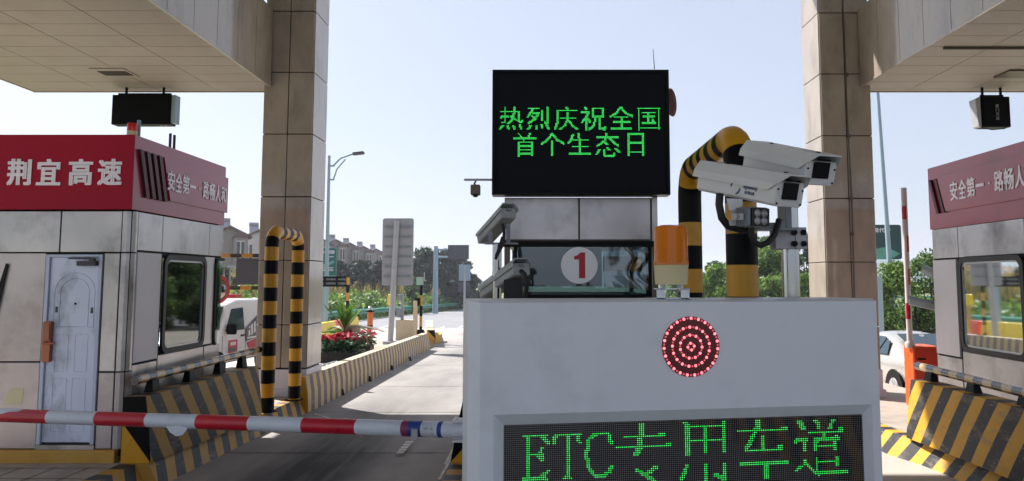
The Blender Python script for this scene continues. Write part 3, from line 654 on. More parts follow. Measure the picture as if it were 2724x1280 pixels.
for i in range(2):
    y = 10.40 - i * .15; a.prism([(X - .001, y, 3.46), (X - .001, y - .06, 3.46), (X - .001, y - .24, 2.99), (X - .001, y - .18, 2.99)], (-.03, 0, 0))
a.build('slat', 'dark_red', sd)
a = MB(); y0 = onx(2533, 520, X).y; y1 = onx(2724, 475, X).y
n_ = 7.65; step = (y0 - y1) / n_
band_text(a, '安全第一·路畅人和', X - .0235, y0, y0 - step * 9, 3.245, .24, -1); a.build('side_lettering', 'lettering', sd)

# ---- middle booth "1"
t, lo, hi = booth('middle toll booth with a round white 1 disc and crinkled film window', -.39, -1, 1.62)
w = MB(); w.box(lo, hi, 8.13, 8.17, .3, 1.9); w.box(lo, lo + .05, 8.17, 10.4, .3, 1.95); w.box(hi - .05, hi, 8.17, 10.4, .3, 1.95); w.box(lo, hi, 10.36, 10.4, .3, 1.95)
w.box(lo, hi, 8.13, 10.4, 2.50, 2.98); w.box(lo, lo + .06, 8.1, 8.17, 1.9, 2.5); w.box(hi - .06, hi, 8.1, 8.17, 1.9, 2.5); w.box(lo, lo + .05, 10.3, 10.4, 1.95, 2.5); w.box(hi - .05, hi, 10.3, 10.4, 1.95, 2.5)
w.build('wall', 'jamb', t)
p = MB(); panels(p, 'y-', 8.13, [lo, .40, hi - .07], [2.52, 2.985], .018, .03); p.box(hi - .06, hi, 8.10, 8.13, 2.5, 2.985); p.build('front_panel', 'steel', t, bevel=.006)
p = MB(); panels(p, 'y-', 8.13, [lo, .40, hi], [.37, 1.1, 1.88], .014, .03); panels(p, 'x-', lo, [8.2, 9.3, 10.4], [.37, 1.9], .014, .02); p.build('side_panel', 'steel', t)
MB().box(lo - .02, hi + .02, 8.07, 8.13, 2.455, 2.515).build('rain_gutter', 'black', t)
fr = MB().box(lo + .10, lo + .135, 8.09, 8.12, 1.95, 2.455); fr.box(1.10, 1.16, 8.09, 8.12, 1.95, 2.455); fr.box(lo + .10, 1.16, 8.09, 8.12, 1.93, 1.955); win = fr.build('window', 'black', t)
MB().box(lo + .135, 1.10, 8.10, 8.106, 1.955, 2.455).build('pane', 'glass_front', win)
def film(x0, x1, z0, z1, y):
    mb = MB(); nx, nz = 22, 16; o = len(mb.v)
    for i in range(nx + 1):
        for j in range(nz + 1):
            u, v = i / nx, j / nz; amp = .007 * (u ** 2) + .007 * (1 - v) * u
            mb.v.append((x0 + (x1 - x0) * u, y - .012 - amp * (1 + math.sin(9 * u + 7 * v * v + 3 * math.sin(5 * v))) - random.random() * .0008, z0 + (z1 - z0) * v - .04 * (u ** 3) * (1 - v)))
    for i in range(nx):
        for j in range(nz): mb.f.append((i * (nz + 1) + j, (i + 1) * (nz + 1) + j, (i + 1) * (nz + 1) + j + 1, i * (nz + 1) + j + 1)); mb.m.append(0)
    return mb
film(.66, 1.12, 2.03, 2.45, 8.09).build('crinkled_film', 'film', win, smooth=80)
b = MB().box(lo + .14, .64, 8.16, 8.18, 2.04, 2.45); b.box(.66, 1.08, 8.25, 8.27, 2.2, 2.36); b.build('blind', 'curtain', t)
MB().box(lo + .14, 1.1, 8.2, 8.5, 1.90, 1.95).build('counter', 'black', t)
mk2 = MB(); c = at(1541, 706, 8.08); mk2.lathe((c.x, 8.088, c.z), [(.192, 0), (.192, .012)], 48, (0, -1, 0)); disc = mk2.build('number_disc', 'disc', t, smooth=30)
n1 = MB(); n1.prism([(c.x + x, 8.0755, c.z + z) for x, z in ((-.003, -.135), (.062, -.135), (.062, .135), (.012, .135), (-.02, .105), (-.055, .095), (-.055, .062), (-.003, .062))], (0, .002, 0)); n1.build('numeral', 'num_red', disc)

# ================================================================== CRASH BARRIERS, RAILS, PIPE FRAMES
def str_phase(y, z, base, period, slant): return -((y - base[1]) - slant * (z - base[2])) / period
def barrier(label, y0, y1, xo_top, xo_bot, xi, ends, mat_phase, cols, xshift=0, hide=False):
    """sloped concrete block on the island edge; xo is the lane face, xi the booth face"""
    b = ((xo_bot + xi) / 2, y0, .25); t = thing('crash_barrier', label, 'crash barrier', b, 'striped concrete crash barriers')
    m = stripes('crash_barrier_paint', cols[0], cols[1], .412, -.6, str_phase(mat_phase[0], mat_phase[1], b, .412, -.6), .5)
    mb = MB(); n = 8; o = []
    for i in range(n + 1):
        k = i / n; y = y0 + (y1 - y0) * k; dx = xshift * k; zb = gz(y) + .25; j = random.uniform(-.006, .006)
        o.append([(xo_bot + dx, y, zb), ((xo_bot * .55 + xo_top * .45) + dx + .008 * (1 if xo_top > xi else -1), y, zb + .30 + j), (xo_top + dx, y, .915 + j * .6), (xi + dx, y, .91), (xi + dx, y, zb)])
    mb.v = [p for r in o for p in r]
    for i in range(n):
        for j in range(4): a = i * 5 + j; mb.f.append((a, a + 1, a + 6, a + 5)); mb.m.append(0)
    blk = mb.build('block', m, t, smooth=20)
    e = MB(); 
    for yy, s in ((y0, -1), (y1, 1)):
        k = 0 if s < 0 else 1; dx = xshift * k; zb = gz(yy) + .25; yv = yy + s * .002
        A, B, C_, D = (xo_bot + dx, yv, zb), (xo_top + dx, yv, .914), (xi + dx, yv, .909), (xi + dx, yv, zb)
        E_ = (xi + dx, yv, zb + .40)
        e.add([A, B, C_, E_, D], [(0, 1, 2, 3)], 0); o_ = len(e.v) - 5; e.f.append((o_, o_ + 3, o_ + 4)); e.m.append(1)
    e.build('end_face', ['black', 'yellow'], t)
    return t
cols = ('#a8822e', '#2b2b30')
barrier('long striped concrete barrier beside the left booth, dusty yellow and black', 8.03, 10.9, -4.06, -3.985, -4.29, 0, (8.302, .918), cols, .1)
barrier('brighter striped concrete barrier in front of the right booth, with chipped top edge', 5.0, 9.42, 4.46, 4.38, 4.72, 0, (8.669, .912), (YEL, BLK))
barrier('striped concrete barrier nose half hidden behind the big white display cabinet', 8.06, 10.9, -.80, -.93, -.56, 0, (8.3, .9), ('#b08014', '#141416'))
barrier('striped concrete barrier farther back on the right island, mirrored in the green screen', -11, 4.6, 4.46, 4.38, 4.72, 0, (-2, .9), (YEL, BLK))

def guard_rail(label, p0, p1, posts, grp='striped pipe rails on the barriers'):
    p0, p1 = Vector(p0), Vector(p1); t = thing('pipe_rail', label, 'rail', (p0.x, min(p0.y, p1.y), .91), grp)
    MB().tube([p0, p0.lerp(p1, .33), p0.lerp(p1, .66), p1], .047, 16).build('rail', 'str_rail', t, smooth=40)
    for y in posts:
        k = (y - p0.y) / (p1.y - p0.y); c = p0.lerp(p1, k)
        m = MB(); zt = c.z - .035
        m.hexa([(c.x - .05, y - .09, .905), (c.x + .05, y - .09, .905), (c.x + .05, y + .09, .905), (c.x - .05, y + .09, .905),
                (c.x - .03, y - .07, zt), (c.x + .03, y - .07, zt), (c.x + .03, y + .07, zt), (c.x - .03, y + .07, zt)]); m.build('post', 'black', t, bevel=.004)
    return t
a = onx(358, 1013, -4.2); b = onx(690, 930, -4.12)
guard_rail('striped pipe rail on black feet along the barrier by the left booth', a, b, [onx(700 - 0, 0, 1).y * 0 + y for y in (8.42, 9.25, 10.05, 10.75)])
a = onx(2440, 973, 4.62); b = onx(2724, 1045, 4.62); d = (b - a)
guard_rail('striped pipe rail on black feet along the barrier by the right booth', a, a + d * 1.9, [9.25, 8.35, 7.45, 6.5])

def pipe_frame(label, X, ya, yb, ztop, r, z0, z1):
    t0 = Vector((X, ya, z0)); path = []; mids = []
    def colr(z): return 0 if int(math.floor(z / .2)) % 2 == 0 else 1
    zs = [z0] + [.2 * k for k in range(int(z0 / .2) + 1, int((ztop - .3) / .2) + 2) if .2 * k < ztop - .28]
    for z in zs: path.append((X, ya, z))
    for z_a, z_b in zip(zs, zs[1:]): mids.append(colr((z_a + z_b) / 2))
    R_ = .24; zc = ztop - R_; s = 1 if yb > ya else -1
    arc = [(X, ya + s * (R_ - R_ * math.cos(R(a))), zc + R_ * math.sin(R(a))) for a in range(0, 91, 15)]
    mids += [colr(zs[-1] + .1)] + [1 if True else 0] * 2 + [0] * 4
    path += arc
    span = abs(yb - ya) - 2 * R_; n = max(3, int(span / .13)); 
    for i in range(1, n + 1): path.append((X, ya + s * (R_ + span * i / n), ztop)); mids.append((i + 0) % 2)
    arc2 = [(X, yb - s * (R_ - R_ * math.sin(R(a))), zc + R_ * math.cos(R(a))) for a in range(15, 91, 15)]
    path += arc2; mids += [0] * 4 + [1] * 2
    zs2 = [z for z in zs[::-1] if z > z1] + [z1]
    for z in zs2: path.append((X, yb, z))
    za = zc
    for z in zs2: mids.append(colr((za + z) / 2)); za = z
    mb = MB(); mb.tube(path, r, 24, mids=mids[:len(path) - 1])
    t = thing('bumper_guard', label, 'bumper frame', (X, ya, z0), 'yellow and black pipe frames')
    mb.build('pipe', ['yellow', 'black'], t, smooth=50)
    f = MB()
    for y, z in ((ya, z0), (yb, z1)): f.lathe((X, y, z), [(r + .05, 0), (r + .05, .012), (r + .005, .014)], 20)
    f.build('foot_plate', 'black', t)
    return t
pipe_frame('yellow and black bent pipe frame on the left island in front of the column', -4.02, 11.47, 12.72, 2.84, .1, .19, .17)
pipe_frame('thick yellow and black bent pipe frame towering behind the white cabinet and its cameras', 1.29, 4.95, 6.65, 3.05, .1, .25, .25)

# low striped wall along the left island
mb = MB(); b = (-3.95, 12.95, .0); yA, yB = 12.95, 27.5; n = 14
pts = []
for i in range(n + 1):
    y = yA + (yB - yA) * i / n; z = gz(y); dx = -.10 * i / n
    pts += [(-3.855 + dx, y, z), (-3.875 + dx, y, z + .33), (-3.93 + dx, y, z + .60), (-4.13 + dx, y, z + .60), (-4.15 + dx, y, z + .0)]
mb.v = pts
for i in range(n):
    for j in range(4): a = i * 5 + j; mb.f.append((a, a + 1, a + 6, a + 5)); mb.m.append(1 if j == 2 else 0)
mb.f.append((0, 1, 2, 3, 4)); mb.m.append(2); mb.f.append(tuple(n * 5 + j for j in (4, 3, 2, 1, 0))); mb.m.append(1)
lw = mb.solo('low_wall', ['str_wall', 'conc_block', 'yellow'], 'long low wall with faded yellow and brown stripes along the island kerb', 'low wall', b, smooth=25)
j = MB()
for y in (15.2, 17.6, 20.2, 23.0): j.prism([(-3.83, y, gz(y)), (-3.86, y, gz(y) + .13), (-3.86, y + .03, gz(y) + .13), (-3.83, y + .05, gz(y))], (-.06, 0, 0))
j.build('drain_slot', 'joint', lw)

# ================================================================== BOOM BARRIER ACROSS THE LANE
t = thing('boom_barrier', 'red and white boom lowered across the lane, patched with blue tape near its hinge', 'boom barrier', (-.1, 4.5, .25))
yA, yB = 5.3, 4.35
def armp(px): k = (px - 4) / 1236; return at(px, 1105 + 40 * k, yA + (yB - yA) * k)
segs = [(4, 134, 0), (134, 262, 1), (262, 396, 0), (396, 530, 1), (530, 668, 0), (668, 810, 1), (810, 952, 0), (952, 1074, 1), (1074, 1092, 3), (1092, 1127, 2), (1127, 1170, 1), (1170, 1182, 2), (1182, 1330, 1)]
mb = MB(); path = [armp(segs[0][0])] + [armp(s[1]) for s in segs]
mb.tube(path, .0445, 24, mids=[s[2] for s in segs]); arm = mb.build('arm', ['arm_red', 'arm_white', 'blue_tape', 'pink_tape'], t, smooth=50)
p = armp(480); MB().add([(p.x - .07, p.y - .047, p.z - .02), (p.x + .08, p.y - .047, p.z - .02), (p.x + .04, p.y - .05, p.z - .075), (p.x, p.y - .05, p.z - .085), (p.x - .04, p.y - .05, p.z - .06)], [(0, 1, 2, 3, 4)]).build('loose_film', 'arm_white', arm)
p = armp(30); MB().tube([armp(5) + Vector((0, 0, .004)), armp(62) + Vector((0, 0, .006))], [.044, .040], 16).build('end_wrap', 'arm_white', arm, smooth=50)
k = MB()
for px in (1138, 1150, 1152, 1133): 
    p = armp(px); k.lathe(p + Vector((0, -.043, .012 if px % 4 else -.018)), [(.008, 0), (.008, .006)], 8, (0, -1, 0))
p = armp(1108); k.box(p.x - .02, p.x + .015, p.y - .062, p.y - .04, p.z - .05, p.z + .01); k.build('bolt', 'alu', arm)
k = MB(); p0, p1 = armp(1205), armp(1275)
for dz in (-.053, .053): k.box(p0.x, p1.x, p0.y - .05, p0.y + .05, p0.z + dz - .006, p0.z + dz + .006)
k.box(p0.x, p1.x, p0.y - .053, p0.y - .046, p0.z - .02, p0.z - .012); k.lathe((p0.x + .02, p0.y, p0.z + .06), [(.008, 0), (.008, .014)], 8); k.build('clamp', 'cam_white', t)
MB().box(-.24, .14, 4.25, 4.6, .25, 1.35).build('housing', 'orange', t, bevel=.02)

# ================================================================== WHITE CABINET WITH THE ETC SCREEN
FL, FR = at(1248, 791, 3.75), at(2336, 803, 4.1)
ux = Vector((FR.x - FL.x, FR.y - FL.y, 0)); width = ux.length; ux.normalize(); nz = Vector((ux.y, -ux.x, 0))     # nz points to the viewer
def plane_pt(px, py, off=0):
    r = Vector(ray(px, py)); o = Vector((FL.x, FL.y, 0)) - nz * off
    k = (o - Vector((0, 0, H))).dot(nz) / r.dot(nz); return Vector((0, 0, H)) + r * k
def uz_of(p): return (p - Vector((FL.x, FL.y, 0))).dot(ux), p.z
def cab(u, z, d): return Vector((FL.x, FL.y, 0)) + ux * u - nz * d + Vector((0, 0, z))
ztl, ztr = FL.z, FR.z; zt = (ztl + ztr) / 2; z0 = .26
base = cab(width / 2, .25, .2); t = thing('display_cabinet', 'large pale white cabinet with round red signal and green ETC screen', 'display cabinet', base)
a0 = uz_of(plane_pt(1313, 1098)); a1 = uz_of(plane_pt(2319, 1081))
s0 = uz_of(plane_pt(1340, 1127, .05)); s1 = uz_of(plane_pt(2293, 1106, .05))
ro = dict(l=a0[0], r=a1[0], t=(a0[1] + a1[1]) / 2); si = dict(l=s0[0], r=s1[0], t=(s0[1] + s1[1]) / 2)
rb, sb_ = si['t'] - .72, si['t'] - .66
mb = MB(); ch = .055
out = [(ch, z0), (width - .012, z0), (width - .012, zt - .012), (ch, zt - .012)]; hole = [(ro['l'], rb), (ro['r'], rb), (ro['r'], ro['t']), (ro['l'], ro['t'])]; scr = [(si['l'], sb_), (si['r'], sb_), (si['r'], si['t']), (si['l'], si['t'])]
def bridge(A, da, B, db, mi=0):
    o = len(mb.v); mb.v += [tuple(cab(u, z, da)) for u, z in A] + [tuple(cab(u, z, db)) for u, z in B]
    for i in range(4): j = (i + 1) % 4; mb.f.append((o + i, o + j, o + 4 + j, o + 4 + i)); mb.m.append(mi)
bridge(out, 0, hole, 0); bridge(hole, 0, scr, .05)
back = [(0, z0), (width, z0), (width, zt), (0, zt)]
bridge(back, .05, out, 0); bk2 = [(0, z0), (width, z0), (width, zt), (0, zt)]
bridge(bk2, .42, back, .05); o = len(mb.v); mb.v += [tuple(cab(u, z, .42)) for u, z in bk2]; mb.f.append((o, o + 1, o + 2, o + 3)); mb.m.append(0)
hs = mb.build('housing', 'white_box', t)
# slight scuff on the top edge and a corner crease
scr_o = cab(si['l'], si['t'], .05)
def scr_uv(p): q = p - scr_o; return (q.dot(ux), -q.z)
panel = MB().quad(*[cab(u, z, .049) for u, z in scr]).build('screen', 'led_etc', t, uvf=lambda p: scr_uv(p))
def raster(strokes, to_uv, pitch):
    cells = set()
    for pts, w in strokes:
        P_ = [to_uv(*p) for p in pts]
        for (x0, y0), (x1, y1) in zip(P_, P_[1:]):
            ln = math.hypot(x1 - x0, y1 - y0); k = max(1, int(ln / pitch * 3))
            horiz = abs(x1 - x0) > 1.6 * abs(y1 - y0)
            for i in range(k + 1):
                x = (x0 + (x1 - x0) * i / k) / pitch; y = (y0 + (y1 - y0) * i / k) / pitch
                for q in range(w):
                    off = q - (w - 1) / 2
                    cells.add((math.floor(x + (0 if horiz else off)), math.floor(y + (off if horiz else 0))))
    return cells
A_ = lambda *p: [(1300 + x / 4.954, 1080 + y / 4.954) for x, y in p]
B_ = lambda *p: [(1780 + x / 4.770, 1080 + y / 4.770) for x, y in p]
etc = [(A_((440,385),(765,380)),1),(A_((705,405),(785,490)),2),(A_((512,400),(515,960)),2),(A_((455,405),(540,410)),1),(A_((525,645),(640,645)),1),(A_((640,640),(705,560)),1),(A_((690,600),(695,690)),2),(A_((640,650),(705,720)),1),
 (A_((440,965),(765,965)),2),(A_((700,935),(790,850)),2),
 (A_((885,370),(1205,365)),1),(A_((880,400),(860,490)),2),(A_((1165,385),(1195,480)),2),(A_((1035,380),(1038,930)),2),(A_((975,950),(1100,945)),1),(A_((1005,928),(1070,920)),1),
 (A_((1380,355),(1590,355)),1),(A_((1590,375),(1610,490)),2),(A_((1400,380),(1320,440),(1293,600),(1298,760),(1335,850),(1400,920)),2),(A_((1400,932),(1540,928)),2),(A_((1540,900),(1590,860),(1620,790)),2),
 (A_((2015,230),(2000,400),(1980,560),(1935,655)),3),(A_((1790,403),(2320,390)),1),(A_((2240,385),(2310,375)),2),(A_((1690,548),(2395,530)),1),(A_((2340,515),(2390,515)),2),
 (A_((1930,835),(2010,870),(2150,965)),2),(A_((2205,800),(2100,890)),3),(A_((2050,900),(2180,985)),3),
 (B_((215,215),(230,610)),3),(B_((250,262),(680,245)),1),(B_((260,445),(690,435)),1),(B_((450,265),(460,600)),2),(B_((683,210),(690,590)),2),
 (B_((230,745),(195,850),(150,935)),2),(B_((468,730),(470,935)),2),(B_((705,725),(710,935)),2),(B_((580,870),(690,920)),2),
 (B_((1130,190),(1110,310)),3),(B_((880,325),(1490,310)),1),(B_((1420,300),(1460,265)),3),(B_((1080,345),(1030,450),(970,560)),2),(B_((1195,375),(1195,560)),2),(B_((970,562),(1430,548)),1),(B_((1380,520),(1430,510)),2),
 (B_((895,735),(1510,712)),2),(B_((1220,750),(1225,925)),3),
 (B_((1650,185),(1700,290)),3),(B_((1850,175),(1900,240),(1890,290)),2),(B_((2080,170),(2030,290)),2),(B_((1780,332),(2200,320)),1),(B_((2150,290),(2200,290)),3),(B_((1970,340),(1950,400)),2),
 (B_((1850,413),(2150,403)),2),(B_((1865,410),(1860,555)),2),(B_((2110,380),(2105,550)),2),(B_((1870,510),(2110,505)),1),(B_((1590,445),(1740,435)),2),(B_((1715,440),(1710,570)),2),
 (B_((1720,690),(1725,745)),2),(B_((1670,760),(1610,825)),2),(B_((1750,745),(1830,830),(1900,860)),2),(B_((1900,845),(2250,825)),2),(B_((1910,868),(2230,855)),1),(B_((1880,670),(1880,800)),1),(B_((1900,710),(2120,702)),1),(B_((2130,660),(2135,760)),2)]
def etc_uv(px, py): q = plane_pt(px, py, .049) - scr_o; return q.dot(ux), -q.z
cells = raster(etc, etc_uv, .01)
mb = MB(); hw = .0031
for i, j in sorted(cells):
    u, v = (i + .5) * .01, (j + .5) * .01
    if v > .65 or u < 0: continue
    c = scr_o + ux * u - Vector((0, 0, v)) + nz * .003
    mb.add([c + ux * (hw * math.cos(R(a))) + Vector((0, 0, hw * math.sin(R(a)))) for a in range(0, 360, 60)], [(0, 1, 2, 3, 4, 5)], 1 if random.random() < .35 else 0)
mb.build('lit_text', ['led_lit', 'led_lit2'], panel)
# round signal
c = plane_pt(1837, 922); u, z = uz_of(c); rS = .151
mb = MB(); o = cab(u, z, -.004); mb.lathe(o + nz * -.004, [(rS, 0), (rS, .006)], 56, nz); sg = mb.build('round_signal', 'sig_face', t, smooth=30)
lit, dim = MB(), MB()
def led(mb, r, a, s):
    c = cab(u + r * math.cos(a), z + r * math.sin(a), -.0075); mb.lathe(c, [(s, 0), (s * .6, .004), (.0005, .005)], 8, nz)
for r, n_, s in ((.142, 23, .0078), (.098, 17, .0076), (.058, 11, .0074), (.017, 4, .007)):
    for i in range(n_):
        a = 2 * math.pi * i / n_ + r * 9; led(lit, r, a, s)
        led(dim, r, a + math.pi / n_, s * .7)
lit.build('lit_diodes', 'sig_lit', sg); dim.build('dim_diodes', 'sig_dim', sg)

# amber beacon on the cabinet
c = at(1785, 700, 4.02); k = 4.02 / F; top = zt
zb = lambda py: at(1785, py, 4.02).z
t = thing('warning_beacon', 'amber warning beacon with cream base on top of the white cabinet', 'beacon', (c.x, c.y, top))
mb = MB(); r1 = 45 * k; mb.lathe((c.x, c.y, 0), [(r1 * 1.03, zb(705)), (r1 * 1.03, zb(696)), (r1 * .99, zb(692)), (r1 * .97, zb(612)), (r1 * .9, zb(604)), (r1 * .6, zb(600)), (.001, zb(599))], 40); mb.build('dome', 'amber', t, smooth=40)
mb = MB(); mb.lathe((c.x, c.y, 0), [(.03, zb(700)), (.035, zb(660)), (.02, zb(640)), (.001, zb(638))], 16); mb.build('bulb', 'cam_white', t, smooth=40)
mb = MB(); mb.lathe((c.x, c.y, 0), [(r1 * .93, zb(757)), (r1 * .95, zb(752)), (r1, zb(708)), (r1 * 1.03, zb(705.5))], 40); mb.build('base', 'cream', t, smooth=40)
mb = MB(); zp = top + .003
for s in (-1, 1):
    mb.box(c.x + s * .062 - .022, c.x + s * .062 + .022, c.y - .05, c.y - .045, zp, zb(768)); 
    mb.cyl((c.x + s * .045, c.y, zb(770)), (c.x + s * .045, c.y, zb(756)), .016, 12)
mb.box(c.x - .085, c.x + .085, c.y - .05, c.y + .05, zb(770), zb(767)); mb.box(c.x - .1, c.x + .1, c.y - .05, c.y + .05, zp, zp + .004); mb.build('bracket', 'white_box', t)

# ================================================================== LED BOARD ON THE MIDDLE BOOTH
x0, x1, z0b, z1b = -.512, 1.336, 2.985, 4.305
t = thing('led_board', 'big black LED board with two rows of green characters on the middle booth', 'LED board', ((x0 + x1) / 2, 8.0, z0b))
mb = MB(); mb.box(x0, x1, 7.92, 8.12, z0b, z1b); cb = mb.build('housing', 'black', t)
mb = MB(); e = .035
for q in ((x0, x1, z0b, z0b + e), (x0, x1, z1b - e, z1b), (x0, x0 + e, z0b + e, z1b - e), (x1 - e, x1, z0b + e, z1b - e)): mb.box(q[0], q[1], 7.895, 7.92, q[2], q[3])
mb.build('rim', 'black', t, bevel=.004)
pit = 1.848 / 160
pn = MB().quad((x0 + e, 7.913, z0b + e), (x1 - e, 7.913, z0b + e), (x1 - e, 7.913, z1b - e), (x0 + e, 7.913, z1b - e)).build('screen', 'led_big', t, uvf=lambda p: (p.x - x0, z1b - p.z))
C_ = lambda *p: [(1310 + x / 5.367, 260 + y / 5.367) for x, y in p]
st = []
def S(w, *p): st.append((C_(*p), w))
S(1,(180,140),(180,350));S(1,(118,205),(225,205));S(2,(118,278),(225,272));S(1,(130,350),(180,352));S(2,(308,145),(305,270),(270,330),(220,370));S(1,(250,205),(370,205));S(2,(370,205),(370,330),(400,352),(430,325));S(2,(265,265),(340,318));S(2,(150,395),(110,450));S(2,(215,400),(235,455));S(2,(300,400),(320,455));S(2,(385,385),(415,455))
S(1,(505,160),(675,160));S(2,(580,165),(510,270));S(2,(570,218),(675,218));S(2,(665,220),(600,310),(510,365));S(1,(560,262),(610,300));S(2,(710,190),(710,320));S(2,(787,140),(787,365),(745,355));S(2,(545,400),(510,455));S(2,(622,395),(630,455));S(2,(700,385),(712,440));S(2,(770,375),(805,455))
S(2,(1055,130),(1070,170));S(1,(925,187),(1200,187));S(2,(935,187),(930,340),(895,455));S(1,(968,292),(1185,292));S(2,(1070,215),(1070,320),(1030,400),(960,455));S(2,(1090,330),(1150,410),(1215,450))
S(2,(1325,145),(1345,172));S(2,(1270,210),(1380,210));S(2,(1375,215),(1330,290),(1275,360));S(2,(1345,290),(1345,470));S(2,(1355,300),(1395,348));S(1,(1430,155),(1575,155));S(2,(1430,155),(1430,275));S(2,(1572,155),(1572,275));S(2,(1430,268),(1575,268));S(2,(1465,280),(1455,380),(1430,420),(1380,450));S(2,(1525,280),(1525,445),(1605,450),(1605,410))
S(2,(1830,140),(1760,230),(1680,275));S(2,(1835,140),(1900,220),(2000,265));S(1,(1740,270),(1925,270));S(2,(1730,352),(1960,352));S(2,(1700,443),(1978,443));S(2,(1840,275),(1840,440))
S(1,(2075,150),(2385,150));S(1,(2092,150),(2088,460));S(1,(2370,150),(2372,445));S(1,(2095,432),(2390,432));S(1,(2135,210),(2325,210));S(2,(2150,275),(2310,275));S(2,(2140,365),(2325,365));S(2,(2222,210),(2222,360));S(2,(2280,315),(2300,342))
S(1,(375,515),(415,560));S(2,(535,515),(515,560));S(2,(310,580),(615,580));S(1,(455,590),(455,630));S(1,(365,635),(575,635));S(2,(370,635),(370,835));S(2,(567,635),(567,825));S(2,(380,697),(560,697));S(1,(380,750),(560,750));S(2,(370,802),(560,802))
S(2,(850,515),(790,600),(705,660));S(2,(855,515),(920,600),(1025,655));S(2,(850,615),(850,825))
S(2,(1145,530),(1130,590),(1085,655));S(1,(1115,602),(1370,602));S(2,(1238,515),(1240,800));S(1,(1140,693),(1360,693));S(2,(1095,803),(1405,803))
S(2,(1485,565),(1795,565));S(2,(1630,515),(1605,610),(1560,650),(1490,690));S(2,(1680,590),(1740,650),(1800,685));S(2,(1600,640),(1640,675));S(2,(1530,740),(1485,810));S(2,(1590,740),(1590,815),(1610,825),(1735,825),(1735,785));S(2,(1645,720),(1670,750));S(2,(1755,725),(1810,780))
S(2,(1937,510),(1940,830));S(2,(2148,510),(2157,825));S(2,(1930,515),(2160,515));S(2,(1945,650),(2150,650));S(1,(1945,778),(2150,778))
def board_uv(px, py): q = at(px, py, 7.912); return q.x - x0, z1b - q.z
cells = raster(st, board_uv, pit); mb = MB(); hw = pit * .33
for i, j in sorted(cells):
    cx, cz = x0 + (i + .5) * pit, z1b - (j + .5) * pit
    mb.quad((cx - hw, 7.909, cz - hw), (cx + hw, 7.909, cz - hw), (cx + hw, 7.909, cz + hw), (cx - hw, 7.909, cz + hw), 1 if random.random() < .4 else 0)
mb.build('lit_text', ['led_lit', 'led_lit2'], pn)
b = at(1741, 184, 8.0); MB().tube([b, at(1737, 130, 8.0)], [.006, .003], 6).build('antenna', 'galv', t)
b = at(1310, 478, 8.05)
t = thing('hanging_sensor', 'small boxy sensor hanging from a short grey arm left of the LED board', 'sensor', (b.x, b.y, b.z))
p0 = at(1235, 479, 8.05); MB().box(p0.x, b.x + .02, 8.03, 8.07, p0.z - .008, p0.z + .012).build('arm', 'galv', t)
q = at(1265, 506, 8.05); MB().box(q.x - .05, q.x + .05, 8.0, 8.10, q.z - .055, q.z + .055).build('body', 'jamb', t, bevel=.012)
MB().tube([at(1266, 482, 8.05), at(1262, 488, 8.05), at(1265, 494, 8.05)], .01, 8).build('cable', 'rubber', t); MB().lathe((q.x, 8.05, q.z - .075), [(.02, 0), (.028, .02)], 12).build('eye', 'lens', t)
c = at(1784, 273, 8.25); ax = Vector((.85, -.5, 0)).normalized()
t = thing('horn_speaker', 'maroon horn loudspeaker peeking out behind the right edge of the LED board', 'loudspeaker', tuple(c))
MB().lathe(c, [(.03, -.28), (.045, -.16), (.09, -.06), (.15, 0), (.155, .012), (.14, .012), (.08, -.05), (.001, -.12)], 28, ax).build('horn', 'horn', t, smooth=50)
MB().lathe(c, [(.05, -.36), (.05, -.27)], 20, ax).build('driver', 'horn', t, smooth=40)

# ================================================================== HANGING BOARDS AND ROOF GEAR
def hanging(label, pl, pr_, py0, py1, Y, text=None):
    a, b = at(pl, py0, Y), at(pr_, py1, Y); t = thing('hanging_board', label, 'display board', ((a.x + b.x) / 2, Y, b.z), 'display boards hung from the canopies')
    MB().box(a.x, b.x, Y, Y + .22, b.z, a.z).build('housing', 'black', t, bevel=.01); MB().box(a.x + .02, b.x - .02, Y - .008, Y + .002, b.z + .02, a.z - .02).build('face', mt['black'], t)
    h = MB(); w = b.x - a.x
    for k in (.18, .82): h.box(a.x + w * k - .015, a.x + w * k + .015, Y + .09, Y + .13, a.z, 5.52)
    h.box(a.x + .05, b.x - .05, Y + .09, Y + .13, a.z + .02, a.z + .05); h.build('hanger', 'black', t)
    if text:
        m = MB(); 
        for i, chx in enumerate(text): m.text(chx, ((a.x + b.x) / 2 + .02, Y - .010, a.z - .17 - i * .073), (1, 0, 0), (0, 0, 1), .055, .055, .002, .02)
        m.build('lettering', 'galv', t)
    return t, a, b
t, a, b = hanging('wide dark display board hung under the left canopy edge', 299, 452, 252, 331, 13.3)
MB().box(b.x + .002, b.x + .07, 13.32, 13.5, b.z + .03, a.z + .0).build('side_box', 'pole_blue', t); k = MB()
for px in (430, 441): q = at(px, 331, 13.4); k.lathe((q.x, 13.4, q.z - .03), [(.02, 0), (.03, .05)], 10)
k.build('cable_gland', 'galv', t)
t, a, b = hanging('black square display board with four small characters hung under the right canopy', 2609, 2690, 257, 338, 13.3, '厦门贝星')
MB().add([(a.x - .10, 13.3, a.z - .04), (a.x - .02, 13.32, a.z), (a.x - .02, 13.34, b.z + .0), (a.x - .06, 13.3, b.z + .02)], [(0, 1, 2, 3)]).prism([(a.x - .10, 13.3, a.z - .04), (a.x - .015, 13.3, a.z - .01), (a.x - .01, 13.3, b.z), (a.x - .055, 13.3, b.z + .02)], (0, .2, 0)).build('open_cover', 'galv', t)
MB().tube([(a.x, 13.35, b.z), (a.x + .2, 13.35, b.z - .04), (a.x + .42, 13.35, b.z - .02), (b.x - .05, 13.35, b.z + .01)], .008, 6).build('cable', 'rubber', t)
